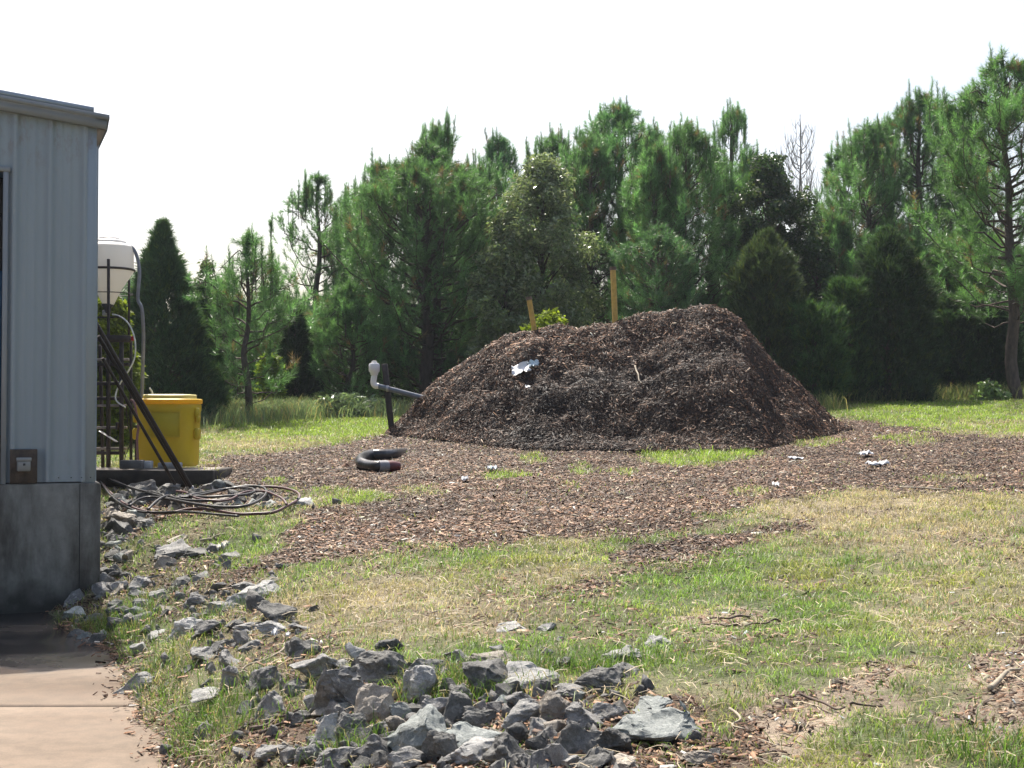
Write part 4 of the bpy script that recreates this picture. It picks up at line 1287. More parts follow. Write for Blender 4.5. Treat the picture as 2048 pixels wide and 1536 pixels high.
for k, (px, py, w_, h_, lab) in enumerate(((262, 931, 44, 18, 'dark block lying left of the pale block by the tub'), (284, 934, 34, 16, 'pale grey block at the left foot of the yellow tub'), (338, 934, 44, 12, 'flat grey block under the front of the yellow tub'))):
    a = P(px, py, YP + .15 + .12 * k)
    b = MB(); b.box((a[0], a[1] + .06, pz + .004 + h_ / sc / 2), (w_ / sc, .16, h_ / sc * .95), None, .012)
    tag(b.build('concrete_block', simple('block_grey', ((.12, .12, .12), (.36, .37, .38), (.30, .31, .32))[k], .85, 0, .25, 10, .3)), lab, 'block', 'blocks on the timber pad')

# ------------------------------------------------------------------ cone tank on its stand
YT = 19.2
ct = P(217, 560, YT)
st = F / YT
M_WHITE = simple('white_plastic', (.72, .68, .60), .4, 0, .05, 3)
t = NT('tank_plastic'); t.col((.88, .87, .85)).rough(.4)
tr = t.n('ShaderNodeBsdfTranslucent'); tr.inputs[0].default_value = (.95, .92, .86, 1)
ms = t.n('ShaderNodeMixShader'); ms.inputs[0].default_value = .35
t.L(t.b.outputs[0], ms.inputs[1]); t.L(tr.outputs[0], ms.inputs[2]); t.L(ms.outputs[0], t.out.inputs[0])
M_TANK = t.m
M_STEEL = simple('rusty_dark_steel', (.045, .035, .032), .6, .3, .4, 12, .2)
tank = thing('cone_tank', 'white cone-bottomed plastic tank behind the building corner', 'tank', (ct[0], YT, P(217, 625, YT)[2]))


def zt(py): return P(217, py, YT)[2]


b = MB()
R = 49 / st
b.lathe((ct[0], YT, 0), [(.05, zt(613)), (.075, zt(609)), (R * .55, zt(577)), (R * .97, zt(546)), (R, zt(541)), (R, zt(500)), (R * .985, zt(494)), (R * .90, zt(490)), (R * .70, zt(487)), (R * .68, zt(483)), (R * .60, zt(480)), (R * .3, zt(478.5)), (.02, zt(478))], 48)
b.build('shell', M_TANK, tank, True, angle=35)
b = MB(); b.lathe((ct[0], YT, 0), [(R * .42, zt(481)), (R * .42, zt(477)), (R * .36, zt(475)), (.02, zt(474))], 24); b.build('lid', simple('tank_lid', (.25, .25, .27), .5), tank, True, angle=35)
b = MB(); b.lathe((ct[0] - .01, YT, 0), [(.075, zt(613)), (.085, zt(608)), (.05, zt(616)), (.04, zt(626)), (.03, zt(628))], 16)
b.build('outlet', simple('dark_fitting', (.04, .04, .045), .5), tank, True, angle=35)
b = MB(); b.box((ct[0] - .03, YT, zt(626)), (.09, .07, .08), None, .01); b.build('valve', simple('grey_valve', (.35, .36, .36), .5), tank)

stand = thing('tank_stand', 'dark steel frame with rungs that carries the white tank', 'stand', (ct[0], YT, pz))
yf = YT - R - .03


def V3(px, py, y): return np.array(P(px, py, y))


def post(px0, py0, px1, py1, y, r, name='post', mat=None, y1=None):
    b = MB(); b.beam(V3(px0, py0, y), V3(px1, py1, y1 or y), r, r, .004, up=(0, 1, 0)); return b.build(name, mat or M_STEEL, stand)


zbot = 939
post(217, 518, 217, zbot, yf, .034)
post(243, 680, 243, zbot, yf, .05)
post(217, 690, 217, zbot, yf + .045, .05, 'post')
post(258, 560, 258, 670, YT + .1, .028)
post(262, 672, 262, zbot, YT + .35, .035)
post(200, 690, 206, zbot, yf + .3, .04)
post(276, 850, 274, zbot - 2, YT + .1, .06)
b = MB()
a = np.linspace(0, 2 * np.pi, 41)
b.tube(np.stack([ct[0] + (R + .01) * np.cos(a), YT + (R + .01) * np.sin(a), np.full(41, zt(540))], 1), .016, 6, False)
b.build('band', M_STEEL, stand, True)
b = MB(); b.tube(np.stack([ct[0] + (R * .98) * np.cos(a), YT + (R * .98) * np.sin(a), np.full(41, zt(588))], 1), .007, 5, False); b.build('wire_ring', M_STEEL, stand, True)
b = MB(); b.beam(V3(185, 676, yf), V3(262, 678, yf), .07, .09, .006); b.build('head_beam', M_STEEL, stand)
b = MB(); b.beam(V3(185, 635, yf + .1), V3(240, 634, yf + .1), .02, .02, .003); b.build('cross_bar', M_STEEL, stand)
b = MB(); b.box(V3(266, 677, yf - .01), (.05, .05, .06), None, .01); b.build('red_cap', simple('red_plastic', (.45, .02, .02), .5), stand)
for (py, x1, dark) in ((719, 258, 0), (729, 258, 1), (767, 250, 1), (797, 240, 1), (811, 252, 0), (855, 254, 0), (897, 252, 0), (906, 250, 1)):
    b = MB(); b.beam(V3(183, py, yf + .06), V3(x1, py, yf + .06), .05, .034 if not dark else .045, .004)
    b.build('rung', M_STEEL if dark else simple('grey_timber', (.30, .26, .23), .8, 0, .3, 14), stand)
b = MB(); b.beam(V3(200, 862, yf - .03), V3(234, 884, yf - .05), .10, .006, .002); b.build('loose_plate', simple('pale_tin', (.5, .5, .48), .4, .4), stand)
b = MB(); b.box(V3(235, 852, yf - .04), (.04, .05, .10), None, .005); b.build('bracket', M_STEEL, stand)

def hose(name, pts, r, mat, label, cat, group=None, sides=8, n=8):
    b = MB(); b.tube(crom(pts, n), r, sides)
    return tag(b.build(name, mat, None, True), label, cat, group)


hose('flexible_conduit', [V3(236, 486, YT), V3(252, 490, YT), V3(266, 497, YT), V3(275, 517, YT), V3(279, 545, YT), V3(277, 575, YT), V3(276, 600, YT), V3(284, 620, YT), V3(287, 680, YT + .1), V3(284, 800, YT + .3), V3(284, 925, YT + .35)], .024, simple('conduit_grey', (.22, .23, .26), .5),
     'grey flexible conduit hanging from the top of the white tank', 'conduit')
hose('white_tube', [V3(225, 629, YT - .1), V3(235, 631, YT - .2), V3(248, 638, YT - .45), V3(260, 652, YT - .5), V3(268, 672, YT - .5), V3(271, 692, YT - .5), V3(269, 716, YT - .5), V3(258, 740, YT - .5), V3(243, 762, YT - .48), V3(234, 780, YT - .46), V3(231, 795, YT - .46), V3(236, 805, YT - .46), V3(252, 815, YT - .46)], .010,
     simple('clear_tube', (.75, .76, .72), .3), 'thin white tube arching from the tank valve down past the frame', 'tube')
hose('thin_cable', [V3(252, 812, YT - .5), V3(256, 850, YT - .5), V3(262, 880, YT - .5), V3(251, 912, YT - .5), V3(249, 930, YT - .5)], .006, M_STEEL, 'thin black cable hanging beside the tank frame', 'cable')
hose('red_hose_end', [V3(262, 800, YD - .1), V3(266, 802, YD - .14), V3(270, 812, YD - .15), V3(272, 824, YD - .15), V3(277, 850, YD - .1), V3(274, 880, YD - .1), V3(276, 925, YD - .1)], .016, simple('faded_red', (.28, .14, .12), .6), 'faded red hose draped by the left edge of the yellow tub', 'hose')

# ------------------------------------------------------------------ pipes leaning on the building
M_PIPE = simple('dark_pipe', (.03, .022, .018), .45, .4, .4, 10, .15)
for (x0, y0, x1, y1, ya, yb, r, lab) in ((386, 985, 188, 640, 16.7, 15.7, .026, 'longest dark pipe leaning on the building corner'),
                                         (380, 982, 196, 672, 16.85, 15.9, .024, 'dark pipe leaning just behind the longest one'),
                                         (360, 990, 205, 716, 16.5, 15.6, .019, 'thinner brown pipe leaning lowest, left of the other two')):
    p0 = hit(x0, y0); p0[2] += .02
    b = MB(); p1 = V3(x1, y1, p0[1] - 1.05)
    b.tube(np.array([p0 + (p1 - p0) * k for k in np.linspace(0, 1, 6)]), r, 10)
    o = b.build('leaning_pipe', M_PIPE, None, True, angle=50)
    tag(o, lab, 'pipe', 'pipes leaning on the building')
    b = MB(); d_ = (p1 - p0) / np.linalg.norm(p1 - p0); b.tube(np.array([p0 - d_ * .01, p0 + d_ * .06]), r * 1.25, 10)
    b.build('coupling', simple('worn_coupling', (.35, .33, .32), .4, .5), o)

# ------------------------------------------------------------------ hoses coiled on the rocks
Z3 = lambda L_: [(180 + a / 4.043, 680 + c_ / 4.043) for a, c_ in L_]
HS = [
    ('maroon', .0165, .07, Z3([(40, 1040), (75, 1110), (130, 1200), (230, 1290), (330, 1350), (470, 1390), (640, 1398), (780, 1372), (900, 1365), (1050, 1385), (1200, 1410), (1330, 1407), (1480, 1395), (1600, 1340), (1690, 1280), (1670, 1230), (1560, 1197), (1420, 1187), (1300, 1192)]), 'long faded maroon hose looping along the front of the coil'),
    ('black', .0155, .11, Z3([(30, 1010), (70, 1045), (200, 1140), (350, 1200), (520, 1250), (700, 1300), (900, 1335), (1080, 1352), (1250, 1342), (1380, 1290), (1425, 1230), (1390, 1190), (1250, 1182), (1050, 1220), (850, 1262), (690, 1278)]), 'black hose with the widest smooth loop at the right of the coil'),
    ('black', .014, .12, Z3([(40, 1030), (120, 1110), (250, 1165), (400, 1215), (540, 1240), (600, 1262)]), 'black hose running straight from the wall into the coil'),
    ('black', .014, .12, Z3([(470, 1372), (530, 1310), (590, 1270), (640, 1262), (700, 1282), (800, 1296), (960, 1300), (1100, 1292)]), 'short black hose end arching over the rocks in the middle of the coil'),
    ('black', .013, .10, Z3([(320, 1340), (400, 1285), (500, 1270), (620, 1285), (720, 1310), (850, 1325)]), 'thin black hose bowed over the left of the coil'),
    ('maroon', .013, .12, Z3([(700, 1222), (780, 1235), (850, 1275), (1000, 1300), (1130, 1290), (1250, 1230), (1400, 1222), (1500, 1255), (1560, 1290), (1590, 1330)]), 'brown hose crossing the coil with its end beyond the loop'),
    ('black', .012, .09, Z3([(60, 1110), (160, 1250), (260, 1330), (380, 1385), (520, 1395), (700, 1390), (820, 1392), (1000, 1410), (1200, 1425)]), 'thin black line lying along the grass below the maroon hose'),
    ('black', .014, .12, Z3([(700, 1275), (850, 1245), (1050, 1212), (1200, 1195), (1300, 1200), (1330, 1225), (1250, 1250), (1100, 1262), (950, 1270), (800, 1262)]), 'inner black hose loop in the middle of the coil'),
]
M_HB = simple('black_rubber', (.022, .020, .021), .38, 0, .3, 20); M_HR = simple('maroon_rubber', (.085, .034, .034), .5, 0, .3, 15)
for (cname, r, dz, pts, lab) in HS:
    wp = []
    for i, (a, c_) in enumerate(pts):
        q = hit(a, c_, dz); wp.append(q)
    hose('hose', wp, r, M_HB if cname == 'black' else M_HR, lab, 'hose', 'hoses coiled on the rocks')

# ------------------------------------------------------------------ pipes, post and things on the pile
M_YP = simple('yellow_post_paint', (.52, .33, .07), .6, 0, .2, 12)


def pz_hit(px, py, dz=0): return hit(px, py, dz, gpz)


for (x0, y0, x1, y1, r, lab) in ((1070, 668, 1058, 597, .046, 'short yellow pipe leaning left on the crest of the mulch pile'), (1231, 660, 1226, 537, .05, 'tall yellow pipe standing on the crest of the mulch pile')):
    yb = PY0 + .1
    a = V3(x0, y0, yb); c_ = V3(x1, y1, yb)
    d_ = (c_ - a) / np.linalg.norm(c_ - a)
    tp = thing('vent_pipe', lab, 'pipe', tuple(a), 'yellow pipes in the mulch pile')
    b = MB(); b.tube(np.array([a - d_ * .5, a, (a + c_) / 2, c_]), r, 14); b.build('pipe', M_YP, tp, True, angle=50)
    b = MB(); b.tube(np.array([c_ - d_ * .03, c_ + d_ * .03]), r * 1.2, 14); b.build('cap', simple('cap_brown', (.12, .08, .05), .6), tp, True, angle=50)

yo = 24.4
p0 = V3(786, 866, yo); p1 = V3(769, 728, yo)
b = MB(); b.beam(p0 - ZU * .15, p1, .10, .10, .008, up=(0, 1, 0))
tag(b.build('wooden_post', simple('tarred_wood', (.035, .028, .026), .8, 0, .4, 14, .4)), 'dark wooden post leaning at the left foot of the mulch pile', 'post')
pp = thing('drain_pipe', 'grey plastic pipe with white trap fitting tied to the wooden post by the pile', 'pipe', tuple(V3(800, 780, yo - .1)))
yq = yo - .10
a = V3(752, 771, yq); c_ = V3(860, 799, yq)
b = MB(); b.tube(np.array([a, (a + c_) / 2, c_]), .045, 14); b.build('pipe', simple('grey_pipe', (.13, .15, .18), .3), pp, True, angle=50)
M_PVC = simple('white_pvc', (.74, .72, .71), .35, 0, .04, 5)
b = MB(); b.tube(crom([V3(757, 772, yq), V3(750, 771, yq), V3(747, 765, yq), V3(748, 756, yq), V3(749, 750, yq)], 5), [.052] * 20 + [.052], 14)
b.build('elbow', M_PVC, pp, True, angle=50)
q = V3(748.5, 747, yq)
b = MB(); b.lathe((q[0], q[1], q[2] - .16), [(.055, .13), (.065, .14), (.07, .17), (.095, .20), (.095, .31), (.08, .335), (.045, .345), (.045, .375), (.02, .38)], 18)
b.build('trap_cap', M_PVC, pp, True, angle=40)
b = MB(); b.lathe(V3(775, 777, yq), [(.055, -.02), (.055, .02)], 14, ax=np.array([[0, 1, 0], [0, 0, 1], [1, 0, 0]])); b.build('strap', simple('strap_metal', (.4, .4, .42), .4, .5), pp)

# black corrugated drain hose lying in an arc
pts = [hit(815, 905, -.08), hit(795, 908, .03), hit(768, 909, .08), hit(740, 910, .08), hit(724, 917, .08), hit(722, 925, .08), hit(735, 931, .08), hit(755, 933, .08), hit(772, 933, .08)]
dh = thing('drain_hose', 'thick black hose bent in an arc on the chips, its end taped silver and red', 'hose', tuple(pts[4]))
path = crom(pts, 10)
b = MB(); rr = .075 + .002 * np.cos(np.arange(len(path)) * 2.4); b.tube(path, rr, 14); b.build('tube', simple('black_plastic', (.03, .03, .032), .3, 0, .2), dh, True)
dd = path[-1] - path[-4]; dd /= np.linalg.norm(dd); e0 = path[-1]
b = MB(); b.tube(np.array([e0 - dd * .12, e0 - dd * .05, e0 + dd * .02]), .079, 14); b.build('silver_tape', simple('silver_tape', (.22, .22, .24), .5, .2), dh, True, angle=50)
b = MB(); b.tube(np.array([e0 + dd * .015, e0 + dd * .08, e0 + dd * .19]), [.074, .078, .06], 14); b.build('red_end', simple('dark_red', (.09, .012, .016), .45), dh, True, angle=50)

# white litter
def scrap(name, px, py, w, h, label, cat, surf=None, mat=None, seed=0, thick=.012, lift=.05, group=None):
    rg = np.random.default_rng(seed + 900)
    c0 = hit(px, py, lift * .4, surf or gzi); sc_ = F / c0[1]
    W_ = w / sc_; n = 9
    e = .08
    gf = surf or gzi
    nv = np.array([-(gf(c0[0] + e, c0[1]) - gf(c0[0] - e, c0[1])) / (2 * e), -(gf(c0[0], c0[1] + e) - gf(c0[0], c0[1] - e)) / (2 * e), 1.0]); nv /= np.linalg.norm(nv)
    ux = np.array([1, 0, -nv[0] / nv[2]]); ux /= np.linalg.norm(ux); uy = np.cross(nv, ux)
    D_ = h / sc_ / max(.22, abs(uy[2] * .97) + .15)
    V = []
    for j in range(n):
        for i in range(n):
            a_, b_ = (i / (n - 1) - .5), (j / (n - 1) - .5)
            r_ = 1 + .35 * mnoise.noise(Vector((math.atan2(b_, a_) * .9 + seed * 3, seed, 0)))
            if abs(a_) == .5 or abs(b_) == .5: r_ *= rg.uniform(.82, 1.08)
            k = lift * (mnoise.noise(Vector((a_ * 4 + seed, b_ * 4, 1))) + .45) + lift * .5 * abs(mnoise.noise(Vector((a_ * 9, b_ * 9 + seed, 2))))
            V.append(c0 + ux * a_ * W_ * r_ + uy * b_ * D_ * r_ + nv * (k + .012))
    V = np.array(V); V2 = V - nv * thick
    Fs = [(j * n + i, j * n + i + 1, (j + 1) * n + i + 1, (j + 1) * n + i) for j in range(n - 1) for i in range(n - 1)]
    m_ = n * n
    F2 = [tuple(x + m_ for x in f_[::-1]) for f_ in Fs]
    ringi = [i for i in range(n)] + [j * n + n - 1 for j in range(1, n)] + [(n - 1) * n + i for i in range(n - 2, -1, -1)] + [j * n for j in range(n - 2, 0, -1)]
    F3 = [(ringi[(k + 1) % len(ringi)], ringi[k], ringi[k] + m_, ringi[(k + 1) % len(ringi)] + m_) for k in range(len(ringi))]
    b = MB(); b.add(np.concatenate([V, V2]), Fs + F2 + F3)
    return tag(b.build(name, mat or M_SCRAP, None, True, angle=60), label, cat, group)


def chunk(px, py, w, h, label, cat, mat):
    c0 = hit(px, py + h * .3); sc_ = F / c0[1]
    me = rock_mesh(int(px) % 97 + 300, (w / sc_ * 1.15, w / sc_ * .5, h / sc_ * .9), 3)
    o = link('bark_piece', me, mat); o.location = (c0[0], c0[1], c0[2] + h / sc_ * .28); o.rotation_euler = (.1, .12, px * .01 % .6)
    return tag(o, label, cat)


M_SCRAP = simple('white_sheet', (.70, .70, .70), .5, 0, .06)
scrap('plastic_sheet', 1043, 743, 34, 24, 'white plastic sheet half buried in the front of the mulch pile', 'plastic sheet', gpz, None, 1, .01, .07)
scrap('plastic_sheet', 1067, 734, 24, 12, 'crumpled bluish plastic scrap at the upper right of the white sheet on the pile', 'plastic sheet', gpz, simple('bluish_film', (.42, .50, .56), .3), 2, .008, .08)
scrap('plastic_scrap', 1055, 777, 10, 8, 'tiny white scrap below the white sheet on the pile', 'scrap', gpz, None, 3, .01, .03)
scrap('plastic_scrap', 985, 941, 18, 9, 'light blue-grey scrap lying left of a grass tuft in front of the pile', 'scrap', None, simple('blue_grey', (.42, .46, .50), .5), 4, .01, .05)
scrap('plastic_scrap', 1755, 932, 42, 9, 'biggest white scrap lying on the chips at the right', 'scrap', None, None, 5, .015, .05)
scrap('plastic_scrap', 1732, 912, 22, 9, 'crumpled white scrap behind the biggest one at the right', 'scrap', None, None, 6, .012, .06)
scrap('plastic_scrap', 1590, 919, 26, 6, 'thin pale grey strip of plastic on the chips', 'scrap', None, simple('pale_grey', (.48, .5, .52), .5), 8, .01, .03)
scrap('plastic_scrap', 1552, 974, 12, 9, 'small white scrap low on the chips right of centre', 'scrap', None, None, 9, .01, .05)
scrap('plastic_scrap', 930, 963, 14, 9, 'small whitish scrap on the chips under the drain hose', 'scrap', None, None, 10, .01, .05)
scrap('plastic_scrap', 447, 1099, 16, 13, 'creamy white scrap among the rocks of the left bank', 'scrap', None, simple('cream', (.72, .68, .58), .6), 11, .012, .06)
scrap('plastic_scrap', 552, 1273, 10, 9, 'white square of plastic on a rock of the lower bank', 'scrap', None, None, 12, .01, .04)
scrap('plastic_scrap', 577, 1275, 7, 5, 'tiny white scrap right of the white square on the bank', 'scrap', None, None, 13, .01, .02)
chunk(691, 932, 24, 14, 'orange-brown slab of bark left of the drain hose', 'bark', simple('bark_orange', (.33, .18, .11), .8, 0, .3, 30, .4))
chunk(1984, 1475, 24, 14, 'pale rotten piece of wood at the lower right', 'wood', simple('pale_wood', (.55, .47, .38), .8, 0, .3, 30, .4))
chunk(1480, 1343, 38, 7, 'brown stick-like piece of bark in the grass at the lower right', 'bark', simple('bark_brown', (.16, .10, .07), .8, 0, .3, 30, .4))
chunk(1964, 1330, 16, 7, 'dark brown knob of bark at the edge of the coarse chips', 'bark', simple('bark_dark', (.09, .05, .035), .8, 0, .3, 30, .4))
chunk(1940, 1448, 18, 7, 'dark knob of bark in the dry grass at the lower right', 'bark', simple('bark_dark2', (.07, .045, .03), .8, 0, .3, 30, .4))

# twigs
TW = [((1600, 1395), (1690, 1420), .006, 'dark thin stick in the bare patch at the lower right'), ((1700, 1418), (1760, 1410), .005, 'short dark stick ending the bare patch'),
      ((1460, 1425), (1490, 1465), .006, 'pale forked stick on the coarse chips'), ((180, 1373), (226, 1380), .006, 'dark twig lying on the concrete'),
      ((500, 1460), (600, 1425), .010, 'long brown stick left of the big boulder'), ((520, 1475), (640, 1405), .008, 'grey-brown stick lying along the chips by the big boulder'),
      ((570, 1300), (480, 1350), .008, 'stick lying over the chips of the mid bank'), ((1040, 1425), (990, 1510), .004, 'bent straw stalk leaning over the heap'),
      ((1500, 1236), (1420, 1243), .007, 'dark twig in the raked debris on the lawn'), ((1480, 1252), (1400, 1250), .007, 'lower dark twig in the raked debris on the lawn'),
      ((1560, 1245), (1490, 1256), .006, 'right dark twig in the raked debris on the lawn'), ((1980, 1380), (2040, 1340), .012, 'thick weathered stick in the coarse chips at the right edge'),
      ((1270, 735), (1284, 770), .014, 'pale stick lying on the front of the mulch pile'), ((1380, 1160), (1300, 1150), .005, 'thin twig on the lawn below the dark strip of chips'),
      ((400, 1085), (450, 1070), .012, 'grey stick above the layered rock of the left bank'), ((1800, 975), (1900, 982), .010, 'long thin stick at the edge of the chips on the right'),
      ((1030, 1065), (1080, 1075), .010, 'dark branch piece in the chips below the pile')]
for i, ((x0, y0), (x1, y1), r, lab) in enumerate(TW):
    sf = gpz if y0 < 800 else None
    a = hit(x0, y0, .02, sf); c_ = hit(x1, y1, .02, sf)
    rg = np.random.default_rng(i + 50)
    pts = [a + (c_ - a) * k + np.array([0, 0, rg.uniform(0, .02)]) + rg.normal(0, .02, 3) * (0 < k < 1) * np.array((1, 1, .2)) for k in (0, .25, .5, .75, 1)]
    b = MB(); pa = crom(pts, 4); b.tube(pa, r * np.linspace(1.2, .6, len(pa)), 6)
    tag(b.build('stick', simple('stick_bark', (.09, .06, .045) if 'dark' in lab or 'brown' in lab else (.32, .27, .2), .8), None, True), lab, 'stick', 'sticks lying in the yard')

# overhead wires far behind the trees
for (pyl, lab) in ((517, 'highest overhead wire above the left trees'), (524, 'middle overhead wire above the left trees'), (534, 'lowest overhead wire above the left trees')):
    a = np.array(P(-300, pyl - 6, 75)); c_ = np.array(P(2300, pyl - 2, 75))
    pts = [a + (c_ - a) * k - ZU * 2.0 * 4 * k * (1 - k) * .25 for k in np.linspace(0, 1, 12)]
    b = MB(); b.tube(np.array(pts), .008, 5)
    tag(b.build('overhead_wire', simple('wire', (.25, .25, .27), .5), None, True), lab, 'wire', 'overhead wires')

# ------------------------------------------------------------------ trees
def frames(ax, rg):
    """orthonormal bases whose third axis is ax, with a random spin"""
    n = len(ax)
    r = rg.normal(0, 1, (n, 3)); a = np.cross(ax, r); a /= np.linalg.norm(a, axis=1)[:, None] + 1e-9
    b = np.cross(ax, a)
    return np.stack([a, b, ax], 1)


def instance(tmpl, pos, ax, sc_, colr, rg):
    """tmpl (k,3,3) triangles put at pos along ax"""
    B = frames(ax, rg)
    V = np.einsum('kvi,nij->nkvj', tmpl, B) * sc_[:, None, None, None] + pos[:, None, None, :]
    n, k = V.shape[:2]
    V = V.reshape(-1, 3)
    cc = np.repeat(colr, k * 3, axis=0)
    jit = rg.uniform(.75, 1.25, (n * k, 1))
    return V, cc * np.repeat(jit, 3, axis=0)


def tri_mesh(V, cc):
    n = len(V) // 3
    return mesh_from('x', V, np.arange(len(V)), np.full(n, 3), col=cc)


def needle_tmpl(n, seed, L=.185, w=.0115, span=.34):
    rg = np.random.default_rng(seed); T = []
    for i in range(n):
        z = rg.uniform(-span / 2, span / 2); a = rg.uniform(0, 6.283)
        th = math.radians(rg.uniform(28, 70) - 25 * (z / span + .5) * .8)
        d = np.array([math.sin(th) * math.cos(a), math.sin(th) * math.sin(a), math.cos(th)])
        s = np.array([-math.sin(a), math.cos(a), 0]); s = s * math.cos(i) + np.cross(d, s) * math.sin(i)
        b = np.array([0, 0, z]); l = L * rg.uniform(.75, 1.15)
        T.append([b - s * w / 2, b + s * w / 2, b + d * l + np.array([0, 0, -.01])])
    return np.array(T)


def spray_tmpl(n, seed, L=.19, w=.020):
    rg = np.random.default_rng(seed); T = []
    for i in range(n):
        z = i / n * .12; a = rg.uniform(0, 6.283); th = math.radians(rg.uniform(15, 55))
        d = np.array([math.sin(th) * math.cos(a), math.sin(th) * math.sin(a), math.cos(th)])
        s = np.cross(d, rg.normal(0, 1, 3)); s /= np.linalg.norm(s)
        b = np.array([0, 0, z]); l = L * rg.uniform(.5, 1.2)
        T.append([b - s * w / 2, b + s * w / 2, b + d * l])
    return np.array(T)


def leaf_tmpl(n, seed, size=.055, spread=.16):
    rg = np.random.default_rng(seed); T = []
    for i in range(n):
        c = rg.normal(0, spread, 3) * .6; nn = rg.normal(0, 1, 3); nn[2] = abs(nn[2]) + .4; nn /= np.linalg.norm(nn)
        a = np.cross(nn, rg.normal(0, 1, 3)); a /= np.linalg.norm(a); b = np.cross(nn, a)
        s = size * rg.uniform(.7, 1.3); l = s * 1.0
        p0, p1, p2, p3 = c - a * l, c + b * s * .45 + nn * s * .1, c + a * l, c - b * s * .45 + nn * s * .1
        T.append([p0, p1, p2]); T.append([p0, p2, p3])
    return np.array(T)


NT_HI = [needle_tmpl(56, 1), needle_tmpl(50, 2)]
NT_LO = [needle_tmpl(26, 3, .26, .018)]
SP = spray_tmpl(9, 4)
LF = leaf_tmpl(10, 5)
M_NEEDLE = leafy('pine_needle', .40, .38, .6, (1.28, 1.27, 1.08), 1.35)
M_CEDAR = leafy('cedar_spray', .32, .6, .25, (1.1, 1.1, 1), 1.35)
M_LEAF = leafy('glossy_leaf', .35, .28, .65, (1, 1, 1), 1.35)
M_DULL = leafy('dull_leaf', .35, .6, .2, (1, 1, 1), 1.3)
t = NT('bark')
nz = t.noise(14, 6, .7, t.scaled(t.pos(), (1, 1, .3)))
t.col(t.ramp(nz, [(.3, (.045, .033, .027)), (.7, (.13, .095, .075))])).rough(.9); t.bump(nz, .8, .03)
M_BARK = t.m
M_GREYBARK = simple('grey_bark', (.22, .20, .18), .85, 0, .3, 10)
G_PINE = 'pines along the edge of the wood'


def trunk_path(base, top, lean, rg, n=9, wob=.05):
    pts = []
    for i in range(n):
        k = i / (n - 1)
        p = base + (top - base) * k
        p = p + np.array([math.sin(k * math.pi) * lean + rg.normal(0, wob) * (0 < i < n - 1), rg.normal(0, wob) * (0 < i < n - 1), 0])
        pts.append(p)
    return crom(pts, 3)


